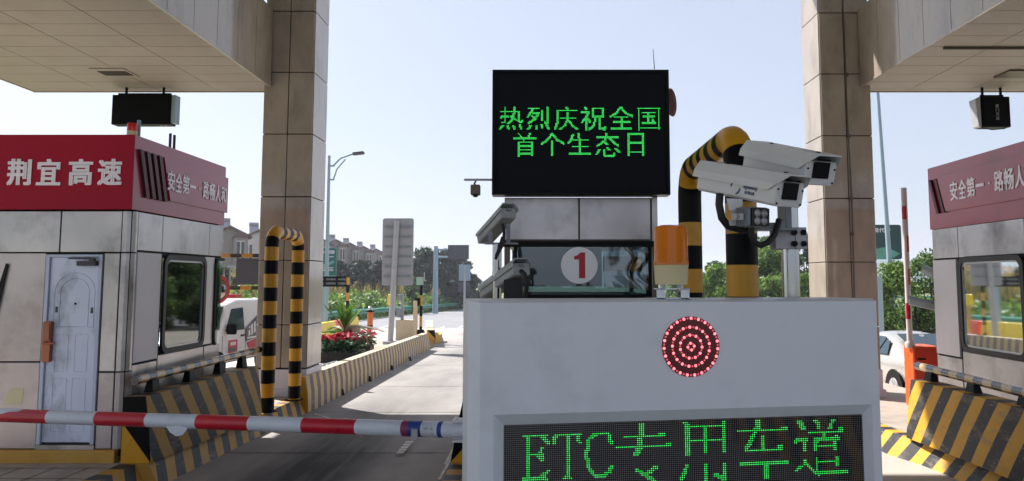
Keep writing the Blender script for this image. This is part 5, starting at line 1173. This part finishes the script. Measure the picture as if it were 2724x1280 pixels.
# cantilever gantry and a small sign far down the road
Yg = 80; b = at(1158, 812, Yg); tp = at(1158, 655, Yg)
t = thing('sign_gantry', 'pale blue cantilever sign post with a dark sign seen from behind', 'sign gantry', (b.x, Yg, gz(Yg)))
MB().cyl((b.x, Yg, gz(Yg)), (b.x, Yg, tp.z), .30, 14, r1=.22).build('post', 'pole_blue', t, smooth=40)
a, c = at(1192, 652, Yg), at(1247, 690, Yg); m = MB()
for py in (664, 684): q = at(1158, py, Yg); m.cyl((q.x, Yg, q.z), (c.x - .1, Yg, q.z), .10, 8)
m.build('arm', 'pole_blue', t); m = MB(); m.box(a.x, c.x, Yg - .12, Yg + .1, c.z, a.z)
for i in range(7): x = a.x + (c.x - a.x) * (i + .5) / 7; m.box(x - .04, x + .04, Yg - .18, Yg - .12, c.z, a.z)
m.build('sign_plate', 'grey_dark', t)
Ys = 62; b = at(1236, 800, Ys); t = thing('road_sign', 'pale two-plate road sign seen from behind far along the road', 'road sign', (b.x, Ys, gz(Ys))); m = MB(); tp = at(1236, 708, Ys); m.cyl((b.x, Ys - .1, gz(Ys)), (b.x, Ys - .1, tp.z), .09, 8); m.build('post', 'galv', t)
a, c = at(1221, 704, Ys), at(1251, 747, Ys); m = MB().box(a.x, c.x, Ys, Ys + .05, c.z, a.z)
for i in range(4): z = c.z + (a.z - c.z) * (i + .5) / 4; m.box(a.x + .03, c.x - .03, Ys - .04, Ys, z - .03, z + .03)
m.build('upper_plate', 'pole_blue', t); a, c = at(1219, 752, Ys), at(1250, 778, Ys); MB().box(a.x, c.x, Ys, Ys + .05, c.z, a.z).build('lower_plate', 'grey_dark', t)
# height-limit gates with striped beams left of the column, and the black one right of it
def beam(mb, p, q, Y, th):
    a, b = at(p[0], p[1], Y), at(q[0], q[1], Y); n = 10
    mb.box(a.x, b.x, Y, Y + .12, a.z - th / 2, a.z + th / 2)
Yg = 17.5; a = at(560, 675, Yg); t = thing('height_gate', 'height limit gate of two striped beams holding a dark panel left of the column', 'height gate', (at(700, 700, Yg).x, Yg, gz(Yg)))
m = MB(); beam(m, (560, 680), (790, 680), Yg, .085); beam(m, (560, 766), (790, 766), Yg, .085); m.build('beam', 'str_beam', t)
a, b = at(628, 687, Yg), at(760, 757, Yg); MB().box(a.x, b.x, Yg + .02, Yg + .1, b.z, a.z).build('dark_panel', 'grey_dark', t)
a, b = at(760, 687, Yg), at(788, 757, Yg); MB().box(a.x, b.x, Yg + .02, Yg + .1, b.z, a.z).build('white_panel', 'signback', t)
q = at(792, 700, Yg); m = MB(); vpole(m, (q.x, Yg + .05), gz(Yg) + .2, at(792, 672, Yg).z, .06, True, .3); m.build('post', ['black', 'yellow_dull'], t)
q = at(470, 700, Yg); m = MB(); vpole(m, (q.x, Yg + .05), gz(Yg), at(470, 672, Yg).z, .06, True, .3); m.build('post', ['black', 'yellow_dull'], t)
Yg = 33; t = thing('height_gate', 'small black barred gate on a thin striped post right of the column', 'height gate', (at(926, 760, Yg).x, Yg, gz(Yg)))
m = MB(); 
for py in (738, 748.5, 760): a, b = at(820, py, Yg), at(927, py, Yg); m.box(a.x, b.x, Yg, Yg + .06, a.z - .045, a.z + .045)
for px in (864, 896, 926): a = at(px, 738, Yg); b = at(px, 760, Yg); m.box(a.x - .045, a.x + .045, Yg - .005, Yg + .05, b.z, a.z)
m.build('beam', 'black', t); a, b = at(830, 741, Yg), at(910, 758, Yg); MB().box(a.x, b.x, Yg + .1, Yg + .13, b.z, a.z).build('white_panel', 'signback', t)
q = at(926, 738, Yg); m = MB(); vpole(m, (q.x, Yg), gz(Yg), q.z, .07, True, .34); m.build('post', ['black', 'yellow_dull'], t)
# round traffic mirror seen through the booth glass
Ym = 15.2; c = at(575, 770, Ym); t = thing('traffic_mirror', 'round traffic mirror with a thick red rim seen past the left booth', 'mirror', (c.x, Ym, gz(Ym))); m = MB(); k = Ym / F
pts = [(c.x + 33 * k * math.cos(R(a)), Ym, c.z + 36 * k * math.sin(R(a))) for a in range(0, 361, 12)]; m.tube(pts, 4 * k, 8, caps=False); m.build('rim', 'mirror_red', t, smooth=60)
m = MB(); m.lathe((c.x, Ym + .02, c.z), [(31 * k, 0), (26 * k, .03), (14 * k, .055), (.001, .065)], 28, (0, -1, 0)); m.build('mirror_face', 'inox', t, smooth=60); MB().cyl((c.x - .1, Ym + .06, gz(Ym)), (c.x - .1, Ym + .06, c.z), .04, 8).build('post', 'pole_blue', t)
a, b = at(600, 783, Ym + .3), at(632, 793, Ym + .3); MB().box(a.x - .1, b.x, Ym + .2, Ym + .5, b.z, a.z).build('red_box', 'mirror_red', t)

# ================================================================== ORANGE BOOM MACHINE ON THE RIGHT ISLAND
b = ong(2403, 1070, .25); Yo = 11.7; a, c = at(2430, 932, Yo), at(2500, 1070, Yo); l0 = at(2403, 932, Yo + .42); l1 = at(2427, 932, Yo)
zb = gz(Yo) + .25; t = thing('boom_barrier', 'orange boom machine with its red and white boom raised upright', 'boom barrier', ((a.x + c.x) / 2, Yo, zb)); top = at(2450, 921, Yo).z
x0, xn, x1 = l0.x, l1.x, c.x + .02; hm = MB()
hm.prism([(x0, Yo + .42, zb), (xn, Yo, zb), (x1, Yo, zb), (x1, Yo + .45, zb)], (0, 0, top - zb)); hm.build('housing', 'orange', t, bevel=.03)
m = MB(); xx0 = xn + .02; m.prism([(x, Yo - .012, z) for x, z in rrect((xx0 + x1 - .02) / 2, (zb + top - .03) / 2, x1 - .02 - xx0, top - .05 - zb, .05)], (0, .01, 0)); dr_ = m.build('door', M('orange_door', '#c03214', .45, 0, .06), t)
q = at(2450, 955, Yo); MB().box(q.x - .06, q.x + .065, Yo - .018, Yo - .012, q.z - .012, q.z + .012).build('slot', 'black', dr_)
m = MB(); dl = (Vector((xn, Yo, 0)) - Vector((x0, Yo + .42, 0))).normalized(); nrm = Vector((dl.y, -dl.x, 0)); pc_ = Vector((x0, Yo + .42, 0)).lerp(Vector((xn, Yo, 0)), .6)
m.lathe(Vector((pc_.x, pc_.y, top - .16)) + nrm * .0, [(.012, 0), (.012, .006)], 8, nrm)
for i in range(5): m.obox(Vector((pc_.x, pc_.y, top - .36 - .03 * i)) + nrm * .002, dl, nrm, (0, 0, 1), .10, .004, .006)
m.build('vent', 'jamb', t)
pa, pb_ = at(2421, 922, Yo + .1), at(2404, 500, Yo + .1); seg = [(922, 1), (850, 2), (808, 0), (760, 1), (716, 0), (672, 1), (628, 0), (588, 1), (545, 2), (500, 1)]
m = MB(); cuts = [922, 895, 850, 808, 759, 717, 672, 629, 585, 543, 500]; pts = [pa.lerp(pb_, (922 - y) / 422) for y in cuts]; wh = M('pinkish_white', '#cdbfbf', .45)
m.tube(pts, .042, 20); m.lathe(pa + Vector((0, 0, -.02)), [(.07, 0), (.075, .06), (.055, .1)], 14); arm2 = m.build('arm', wh, t, smooth=50)
for y0_, y1_, a0_, a1_ in ((850, 808, 120, 250), (759, 717, -80, 60), (672, 629, -80, 60), (585, 550, 100, 230)):   # red tape wraps only part of the way round
    m = MB(); p0, p1 = pa.lerp(pb_, (922 - y0_) / 422), pa.lerp(pb_, (922 - y1_) / 422); n = 10
    lo_, hi_ = (-1.0, .15) if a0_ > 90 else (-.1, 1.0)
    for p in (p0, p1):
        for q in range(n + 1): c_ = lo_ + (hi_ - lo_) * q / n; m.v.append(tuple(p + Vector((c_ * .0435, -math.sqrt(max(0, 1 - c_ * c_)) * .0435, 0))))
    m.f = [(q, q + 1, n + 2 + q, n + 1 + q) for q in range(n)]; m.m = [0] * n; m.build('red_tape', 'arm_red', arm2, smooth=60)

# ================================================================== VEHICLES
def wheel(root, x, y, r, w, s, spokes=10):
    m = MB(); m.lathe((x, y - w / 2, r), [(r * .66, 0), (r * .93, 0), (r, .03), (r, w - .03), (r * .93, w), (r * .66, w)], 28, (0, 1, 0)); tw = m.build('wheel', 'tyre', root, smooth=40)
    m = MB(); yo = y + s * w * .42; ax = (0, s, 0)
    m.lathe((x, yo - s * .04, r), [(r * .68, 0), (r * .68, .045), (r * .62, .05), (r * .60, .02), (.001, .01)], 28, ax)
    for i in range(spokes):
        a = 2 * math.pi * i / spokes; d = Vector((math.cos(a), 0, math.sin(a))); c_ = Vector((x, yo + s * .0, r)) + d * r * .34; m.obox(c_, d, (0, 1, 0), d.cross(Vector((0, 1, 0))), r * .60, .03, r * .10)
    m.lathe((x, yo, r), [(r * .14, 0), (r * .12, .02), (.001, .022)], 14, ax); m.build('rim', 'rim', tw, smooth=30)
# sedan: x forward, y left, loft of cross-sections
def sedan(root, paint):
    #   x      half  zsill zshoulder  zroof  halfroof
    S = [(-2.32, .70, .42, .86, .93, .52), (-2.22, .80, .30, .92, 1.00, .60), (-1.85, .88, .24, .97, 1.06, .66), (-1.45, .91, .22, .97, 1.12, .66), (-1.0, .915, .22, .96, 1.30, .60), (-.55, .915, .22, .95, 1.41, .58), (0, .915, .22, .94, 1.45, .58), (.45, .915, .22, .93, 1.41, .57), (.85, .91, .22, .92, 1.24, .60), (1.25, .90, .22, .90, 1.02, .68), (1.7, .88, .23, .86, .93, .70), (2.15, .82, .28, .74, .80, .64), (2.34, .68, .36, .60, .64, .50)]
    m = MB(); ring = 12
    for x, hw, zs, zh, zr, hr in S:
        half = [(hw * .86, zs), (hw * .985, zs + (zh - zs) * .35), (hw, zs + (zh - zs) * .72), (hw * .955, zh), (hr * 1.04, zr - (zr - zh) * .22), (hr * .72, zr)]
        for y, z in half: m.v.append((x, y, z))
        for y, z in reversed(half): m.v.append((x, -y, z))
    n = len(S)
    for i in range(n - 1):
        for j in range(ring): m.f.append((i * ring + j, i * ring + (j + 1) % ring, (i + 1) * ring + (j + 1) % ring, (i + 1) * ring + j)); m.m.append(0)
    m.f.append(tuple(range(ring))[::-1]); m.m.append(0); m.f.append(tuple((n - 1) * ring + j for j in range(ring))); m.m.append(0)
    return m.build('body', paint, root, smooth=60, subdiv=2)
Yc = 15.9; xr = 7.02; sc = .95
car = thing('parked_car', 'champagne silver sedan seen from its rear left corner beyond the right island', 'car', (xr + 1.02, Yc + 1.3, -.40), None, rz=R(90))
car.scale = (.98, .98, .98)
bd = sedan(car, 'car')
m = MB(); m.quad((-1.60, .50, 1.105), (-1.60, -.50, 1.105), (-.86, -.50, 1.378), (-.86, .50, 1.378)); m.prism([(-1.72, .56, 1.085), (-1.72, -.56, 1.085), (-.78, -.52, 1.40), (-.78, .52, 1.40)], (-.0, 0, .012)); m.build('rear_window', 'car_glass', car)
for s, nm in ((1, 'left'), (-1, 'right')):
    m = MB()
    def sp(x, z): return (x, s * (.888 - (z - .94) * .72 * .98), z)
    m.prism([sp(-1.05, 1.0), sp(-.62, .99), sp(-.62, 1.27), sp(-.80, 1.26)], (0, s * .022, .0)); m.prism([sp(-.57, .99), sp(.25, .98), sp(.25, 1.33), sp(-.45, 1.33), sp(-.57, 1.30)], (0, s * .03, 0)); m.prism([sp(.30, .98), sp(.95, .97), sp(.55, 1.27), sp(.30, 1.31)], (0, s * .03, 0)); m.build('side_window', 'car_glass', car)
    m = MB(); m.hexa([(-2.20, s * .60, .74), (-2.2, s * .79, .76), (-1.82, s * .885, .86), (-1.9, s * .7, .84), (-2.21, s * .60, .90), (-2.19, s * .78, .90), (-1.80, s * .87, .945), (-1.9, s * .7, .93)]); m.build('tail_lamp', 'tail', car, bevel=.02)
m = MB(); m.box(-2.33, -2.05, -.74, .74, .30, .44); m.build('bumper', 'grey_dark', car, bevel=.03); MB().prism([(-.72, -.0, 1.40), (-.95, 0, 1.365), (-.80, 0, 1.46), (-.77, 0, 1.46)], (0, .03, 0)).build('antenna_fin', 'rim', car)
for x in (-1.42, 1.38):
    for s in (1, -1):
        m = MB(); m.lathe((x, s * .70, .33), [(.40, 0), (.40, .222)], 28, (0, s, 0)); m.build('wheel_arch', 'black', car); wheel(car, x, s * .83, .33, .21, s)
# delivery van: x forward
van = thing('delivery_van', 'white delivery van with red and dark graphics passing beyond the left booth', 'van', (-8.14, 19.37, gz(19)), None, rz=R(-96))
prof = [(-2.0, .35), (-2.02, .9), (-1.98, 1.72), (-1.85, 1.82), (.3, 1.84), (.72, 1.74), (1.22, 1.06), (1.80, .92), (1.98, .78), (2.02, .35)]
def vy(z): return .80 - max(0, z - 1.0) * .12
m = MB(); n = len(prof)
for s in (1, -1):
    for k_, zz in (('o', 0),):
        for x, z in prof: m.v.append((x, s * vy(z), z))
for i in range(n): j = (i + 1) % n; m.f.append((i, j, n + j, n + i)); m.m.append(0)
m.f.append(tuple(range(n))[::-1]); m.f.append(tuple(range(n, 2 * n))); m.m += [0, 0]
m.build('body', 'van', van, bevel=.06, smooth=50)
m = MB(); P3 = lambda x, y, z: (x, y, z); m.prism([(.80, .63, 1.66), (.80, -.63, 1.66), (1.22, -.70, 1.10), (1.22, .70, 1.10)], (.03, 0, .02)); m.build('windscreen', 'car_glass', van)
for s in (1, -1):
    m = MB(); m.prism([(x, s * (vy(z) + .003), z) for x, z in ((.05, 1.10), (.98, 1.10), (.62, 1.62), (.05, 1.64))], (0, s * .006, 0)); m.build('side_window', 'car_glass', van)
    m = MB(); m.obox((.92, s * .92, 1.16), (1, 0, 0), (0, 1, 0), (0, 0, 1), .10, .24, .26); m.build('wing_mirror', 'black', van, bevel=.04)
    m = MB(); m.box(.08, .24, s * .80 - .02, s * .80 + .02, .94, .98); m.build('door_handle', 'black', van)
    m = MB()
    for x in (.0, 1.12): m.box(x - .008, x + .008, s * .797 - .006, s * .797 + .006, .45, 1.0)
    m.build('door_seam', 'joint', van)
    for x in (1.28, -1.25): m = MB(); m.lathe((x, s * .60, .30), [(.36, 0), (.36, .205)], 24, (0, s, 0)); m.build('wheel_arch', 'black', van); wheel(van, x, s * .72, .29, .18, s, 6)
    m = MB(); m.box(1.9, 2.0, s * .62 - .14, s * .62 + .14, .72, .88); m.build('headlight', 'rim', van, bevel=.03)
yy = .809
m = MB(); m.prism([(.84, yy, .88), (.42, yy, .88), (.42, yy, .56), (.84, yy, .56)], (0, .003, 0), 0); m.box(.50, .76, yy + .003, yy + .006, .755, .835, 1); m.box(.46, .80, yy + .004, yy + .006, .60, .70, 2)
m.prism([(.0, yy, 1.12), (-1.3, vy(1.7) + .008, 1.70), (-1.3, yy, .95), (.0, yy, .80)], (0, .004, 0), 2); m.prism([(-.05, yy, .76), (-1.6, yy, 1.0), (-1.6, yy, .42), (-.35, yy, .42)], (0, .005, 0), 0); [m.prism([(x, yy + .006, z0_), (x - .09, yy + .006, z0_ + .03), (x - .09, yy + .006 - .01, z1_ + .03), (x, yy + .006 - .01, z1_)], (0, .004, 0), 1) for x, z0_, z1_ in ((-.12, .92, 1.14), (-.26, .94, 1.20), (-.40, .98, 1.25), (-.54, 1.0, 1.33), (-.68, 1.06, 1.38))]; m.box(-.75, -.05, yy + .005, yy + .009, .86, .90, 1); m.prism([(-.55, yy + .006, .45), (-.7, yy + .006, .45), (-.7, yy + .006, .74), (-.62, yy + .006, .80), (-.55, yy + .006, .66)], (0, .004, 0), 1)
m.build('graphics', [M('van_red', '#c0343c', .4), 'van', M('van_dark', '#5c5660', .4)], van)

# ================================================================== TREES, REEDS, HOUSES, HILLS
def blob_tree(base, h, w, crown0, nl, ls, mat, label, name='tree', grp=None, clumps=9, trunk=True, cat='tree', flat=1.0):
    base = Vector(base); t = thing(name, label, cat, tuple(base), grp)
    cs = []
    for i in range(clumps):
        a = random.uniform(0, 6.28); rr = w * .5 * math.sqrt(random.random()) * .72; zz = crown0 + (h - crown0) * (.12 + .72 * random.random() * (1 - .25 * rr / (w * .5)))
        cs.append((Vector((rr * math.cos(a), rr * math.sin(a), zz)), w * random.uniform(.16, .28)))
    cs.append((Vector((0, 0, h - (h - crown0) * .25)), w * .24))
    mb = MB(); per = nl // len(cs)
    for c, r in cs:
        for _ in range(per):
            d = Vector((random.gauss(0, 1), random.gauss(0, 1), random.gauss(0, 1))).normalized() * r * (random.random() ** .45)
            p = c + Vector((d.x, d.y, d.z * .75 * flat)); p.z = max(.05, p.z)
            leafq(mb, base + p, ls * random.uniform(.6, 1.3), .25)
    if trunk:
        m = MB(); m.tube([base + Vector((0, 0, -.1)), base + Vector((.1, 0, crown0)), base + Vector((0, .1, h * .7))], [w * .035, w * .028, w * .012], 8)
        for c, r in cs[:5]: m.tube([base + Vector((.05, 0, crown0 * .8)), base + c * .6 + Vector((0, 0, crown0 * .3)), base + c], [w * .018, w * .012, w * .005], 6)
        m.build('trunk', 'bark', t)
    mb.build('crown', mat, t); return t
def tree_px(px, pytop, Y, wpx, nl, ls, mat, label, **kw):
    tp = at(px, pytop, Y); z0 = gz(Y) - .3; return blob_tree((tp.x, Y, z0), tp.z - z0, W(wpx, Y), (tp.z - z0) * kw.pop('c0', .3), nl, ls, mat, label, **kw)
g1 = 'trees beyond the far road'
tree_px(1128, 630, 96, 120, 6080, .30, 'leaf_dark', 'tall dark tree just right of the guide sign back', grp=g1, c0=.06, clumps=20)
tree_px(1192, 635, 100, 110, 5120, .30, 'leaf_dark', 'dark tree behind the cantilever sign post', grp=g1, c0=.06, clumps=20)
tree_px(1240, 670, 98, 80, 3840, .28, 'leaf_dark', 'rounded dark tree right of the cantilever sign, ending the dark row', grp=g1, c0=.06, clumps=18)
tree_px(900, 672, 84, 90, 4160, .26, 'leaf_dark', 'dark tree below the houses near the green board', grp=g1, c0=.06, clumps=18)
tree_px(955, 668, 86, 90, 4160, .26, 'leaf_dark', 'dark tree below the middle of the house row', grp=g1, c0=.06, clumps=18)
tree_px(1010, 670, 88, 80, 3840, .26, 'leaf_dark', 'dark tree just left of the guide sign back', grp=g1, c0=.06, clumps=18)
tree_px(845, 680, 80, 80, 3520, .26, 'leaf_dark', 'dark tree partly behind the left column edge', grp=g1, c0=.06, clumps=16)
tree_px(590, 682, 50, 110, 4800, .14, 'leaf_dark', 'dark shrubby tree seen between the left booth and the column', grp=g1, c0=.06, clumps=18)
tree_px(1095, 708, 78, 40, 900, .2, 'leaf_mid', 'small bright conifer-like tree at the right foot of the guide sign', grp=g1, c0=.06, clumps=12)
tree_px(660, 660, 60, 60, 900, .12, 'leaf_dark', 'thin-leaved tree top in front of the nearest house', grp=g1, c0=.06, clumps=11)
g2 = 'trees on the right roadside'
tree_px(1905, 668, 58, 95, 3600, .16, 'leaf_mid', 'roadside tree between the two legs of the thick pipe frame', grp=g2, c0=.12, clumps=12)
tree_px(2050, 596, 52, 130, 5200, .15, 'leaf_mid', 'tall roadside tree behind the floodlight', grp=g2, c0=.2, clumps=16)
tree_px(2135, 580, 60, 90, 3200, .17, 'leaf_dark', 'dark roadside tree tucked against the right column', grp=g2, c0=.2, clumps=12)
tree_px(2085, 700, 44, 130, 3800, .11, 'leaf_bright', 'bright low bushy tree below the taller ones by the right column', grp=g2, c0=.05, clumps=12)
tree_px(2010, 735, 42, 90, 2600, .10, 'leaf_bright', 'bright low shrub between the frame leg and the camera pole', grp=g2, c0=.05, clumps=10)
tree_px(2368, 655, 30, 150, 6500, .085, 'leaf_bright', 'bushy tree with bright leaves right of the right column', grp=g2, c0=.1, clumps=18)
tree_px(2470, 620, 32, 150, 6500, .09, 'leaf_mid', 'tall bushy tree behind the raised boom', grp=g2, c0=.1, clumps=18)
tree_px(2440, 760, 27, 130, 4500, .075, 'leaf_mid', 'low dense bush behind the silver car', grp=g2, c0=.02, clumps=14)
tree_px(2350, 790, 26, 90, 2600, .07, 'leaf_mid', 'low bush behind the silver car beside the cabinet', grp=g2, c0=.02, clumps=10)
tree_px(2560, 640, 31, 160, 4000, .09, 'leaf_mid', 'bushy tree mostly hidden behind the right booth', grp=g2, c0=.1, clumps=12)
tree_px(2250, 640, 40, 160, 3000, .12, 'leaf_mid', 'tree hidden behind the right column', grp=g2, c0=.1, clumps=12)
tree_px(1800, 730, 66, 120, 2200, .18, 'leaf_mid', 'distant tree behind the middle booth', grp=g2, c0=.1, clumps=10)
for i, (px, py, Y, wd, lb_) in enumerate(((1895, 676, 44, 120, 'low bush at the left of the green bank, left of the thick pipe frame'), (1945, 664, 46, 130, 'low bush just behind the near leg of the thick pipe frame'), (1995, 644, 48, 130, 'mid-height bush right of the near leg of the thick pipe frame'),
    (2045, 626, 47, 130, 'mid-height bush left of the camera pole'), (2100, 618, 46, 130, 'mid-height bush right of the camera pole'), (2140, 690, 40, 80, 'bush right against the sunlit edge of the right column'), (1850, 700, 47, 120, 'low bush behind the amber beacon'))):
    tree_px(px, py, Y, wd, 4600, .12, ('leaf_bright', 'leaf_mid', 'leaf_bright')[i % 3], lb_, name='bush', cat='bush', grp='bushes of the right roadside', c0=.02, clumps=14, trunk=False)
q = at(2340, 800, 24); MB().cyl((q.x, 24, gz(24)), (q.x, 24, at(2340, 735, 24).z), .10, 10).solo('grey_post', 'pole_blue', 'pale grey post against the bushes behind the silver car', 'post', (q.x, 24, gz(24)), smooth=40)
# reeds and scrub on the verge behind the guardrail
rd, plm = MB(), MB()
def path_pt(u, off):
    i = min(int(u), len(rp) - 3); f = u - i; p = rp[i].lerp(rp[i + 1], f); d = (rp[i + 1] - rp[i]); d.z = 0; d.normalize(); return p + Vector((-d.y, d.x, 0)) * off
for _ in range(17000):
    u = random.uniform(0, 6.6); off = random.uniform(4, 17); p = path_pt(u, off); h = random.uniform(3.0, 4.8) * (.55 + .45 * min(1, off / 10)) * (.8 + .3 * math.sin(u * 5) * math.sin(off * .7 + u * 3)); lean = Vector((random.gauss(0, .3), random.gauss(0, .3), 0)) * h * .5; w = random.uniform(.03, .06) * (1 + p.y / 60)
    a = random.uniform(0, 3.14); s = Vector((math.cos(a), math.sin(a), 0)) * w
    rd.add([p - s, p + s, p + s * .7 + lean * .4 + Vector((0, 0, h * .6)), p + lean + Vector((0, 0, h))], [(0, 1, 2, 3)])
    if off > 7 and u < 4.9 and random.random() < .42:
        for q_ in range(4): leafq(plm, p + lean * .95 + Vector((random.gauss(0, .1), random.gauss(0, .1), h * random.uniform(.82, 1.06))), .15, 0)
o = rd.build('reeds', 'reed'); tag(o, 'tall green and straw-coloured reeds on the verge behind the guardrail', 'reeds', None, 'stuff')
o = plm.build('reed_plumes', 'plume'); tag(o, 'dry straw-coloured plumes topping the reeds behind the guardrail', 'reed plumes', None, 'stuff')
sb = MB()
for _ in range(15000):
    u = random.uniform(0, 6.9); off = abs(random.gauss(0, 2.2)) + .8; p = path_pt(u, off); hh = (1.5 + .9 * math.sin(u * 7.3) * math.sin(u * 3.1 + 1)) * (1 if off < 5 else .6)
    leafq(sb, p + Vector((0, 0, random.random() * max(.35, hh))), random.uniform(.08, .17) * (1 + p.y / 90), .3)
o = sb.build('roadside_scrub', 'leaf_bright'); tag(o, 'bright low scrub growing along the back of the guardrail', 'scrub', None, 'stuff')
# fence behind the guardrail: thin green posts and wires
t = thing('wire_fence', 'thin dark green wire fence on slim posts behind the guardrail', 'fence', tuple(path_pt(1, 2)))
m = MB()
for z in (.7, 1.1, 1.5): m.tube([path_pt(i * .5, 2.4) + Vector((0, 0, z)) for i in range(14)], .018, 4)
m.build('wire', 'green_dark', t)
for i in range(28): p = path_pt(i * .24, 2.4); MB().box(p.x - .04, p.x + .04, p.y - .04, p.y + .04, p.z - .1, p.z + 1.7).build('post', 'green_dark', t)

def house(px, pyroof, Y, wpx, label, rz, wallm='wall_far'):
    tp = at(px, pyroof, Y); w = W(wpx, Y); z0 = gz(Y); t = thing('town_house', label, 'house', (tp.x, Y, z0), 'row of houses beyond the trees', rz=rz); h = tp.z - z0; e = h - w * .30; d = w * 1.3
    m = MB(); m.prism([(-w / 2, 0, 0), (w / 2, 0, 0), (w / 2, 0, e), (0, 0, h - .25), (-w / 2, 0, e)], (0, d, 0)); m.box(w * .1, w * .48, -w * .22, 0, 0, e - .1); m.build('wall', wallm, t)
    m = MB(); o_ = .35
    for s in (1, -1): m.prism([(s * (w / 2 + o_), -o_, e - o_ * .6), (0, -o_, h - .2), (0, -o_, h), (s * (w / 2 + o_), -o_, e - o_ * .6 + .22)], (0, d + 2 * o_, 0))
    m.prism([(w * .06, -w * .26, e - .2), (w * .52, -w * .26, e - .2), (w * .29, -w * .26, e + w * .14)], (0, w * .5, 0)); rf = m.build('roof', 'roof', t)
    for x in (-.28, .18):
        for z in (e - .6, e - 3.6):
            ww = w * .18; y = -.03 if x < 0 else -w * .22 - .03; m = MB().box(w * x - ww / 2 + (w * .1 if x > 0 else 0), w * x + ww / 2 + (w * .1 if x > 0 else 0), y, y + .03, z - 1.7, z); m.build('window', 'win_far', t)
            m = MB(); q = w * x + (w * .1 if x > 0 else 0); m.box(q - .06, q + .06, y - .03, y, z - 1.7, z); m.box(q - ww / 2 - .1, q + ww / 2 + .1, y - .02, y, z - 1.85, z - 1.7); m.box(q - ww / 2 - .1, q + ww / 2 + .1, y - .02, y, z, z + .12); m.build('window_frame', 'wall_far2', t)
    m = MB(); c = Vector((-w * .1, d * .3, h - .1)); m.cyl(c + Vector((-.5, .25, .75)), c + Vector((.5, .25, .75)), .20, 12)
    for x in (-.4, .4): m.tube([c + Vector((x, .25, -.4)), c + Vector((x, .25, .6))], .05, 4); m.tube([c + Vector((x, -.5, -.3)), c + Vector((x, .2, .6))], .05, 4)
    m.prism([c + Vector((-.5, .15, .62)), c + Vector((.5, .15, .62)), c + Vector((.5, -.65, -.3)), c + Vector((-.5, -.65, -.3))], (0, .08, .05)); m.build('solar_heater', 'heater', rf)
HP = [(852, 632, 120, 62), (893, 636, 126, 58), (930, 645, 132, 54), (966, 654, 138, 50), (1000, 661, 146, 46)]
lab = ['house at the left end of the far row, beside the column', 'second house of the far row, above the dark trees', 'middle house of the far row with a roof-top solar heater', 'fourth house of the far row, left of the guide sign', 'house at the right end of the far row, touching the guide sign']
for (px, py, Y, w), l_ in zip(HP, lab): house(px, py, Y, w, l_, R(24))
house(612, 600, 75, 92, 'nearest grey house with tiled gable seen between the left booth and the column', R(28)); house(690, 610, 84, 90, 'pale house with tiled roof touching the left column', R(28), 'wall_far2')
# pale carport frame in front of that house
q = at(600, 740, 40); m = MB(); 
for px in (578, 596, 612): a = at(px, 712, 40); m.cyl((a.x, 40, gz(40)), (a.x, 40, a.z), .05, 6)
a, b = at(575, 712, 40), at(616, 706, 40); m.box(a.x, b.x, 39.5, 41, a.z, a.z + .10)
for i in range(6): z = at(604, 720 + i * 5, 40).z; m.box(at(600, 0, 40).x, at(610, 0, 40).x, 39.9, 39.95, z, z + .06)
m.solo('lattice_shed', 'signback', 'small white lattice shed seen through the left booth corner', 'shed', (q.x, 40, gz(40)))
# a hazy ridge on the horizon
m = MB(); n = 60
for i in range(n + 1):
    x = -500 + 1200 * i / n; h = 16 + 9 * math.sin(i * .5) + 6 * math.sin(i * 1.3 + 1); 
    m.v += [(x, 620, -3), (x, 640, h * .6 - 1), (x, 680, h - 1), (x, 760, h * .4)]
for i in range(n):
    for j in range(3): a = i * 4 + j; m.f.append((a, a + 4, a + 5, a + 1)); m.m.append(0)
struct(m, 'hills', 'hill', smooth=80)

# air between the plaza and the far trees
hz = bpy.data.materials.new('haze_air'); hz.use_nodes = True; hn = hz.node_tree.nodes; hn.remove(hn['Principled BSDF'])
pv = hn.new('ShaderNodeVolumePrincipled'); pv.inputs['Color'].default_value = (.86, .91, 1, 1); pv.inputs['Density'].default_value = .0007; pv.inputs['Anisotropy'].default_value = .2
hz.node_tree.links.new(pv.outputs[0], hn['Material Output'].inputs['Volume'])
o = MB().box(-1900, 1900, -100, 3100, -5, 48)._link('haze', hz, None, Vector((0, 0, 0)), None, 0, 0, None); tag(o, 'thin summer haze over the road and far trees', 'haze', None, 'stuff')
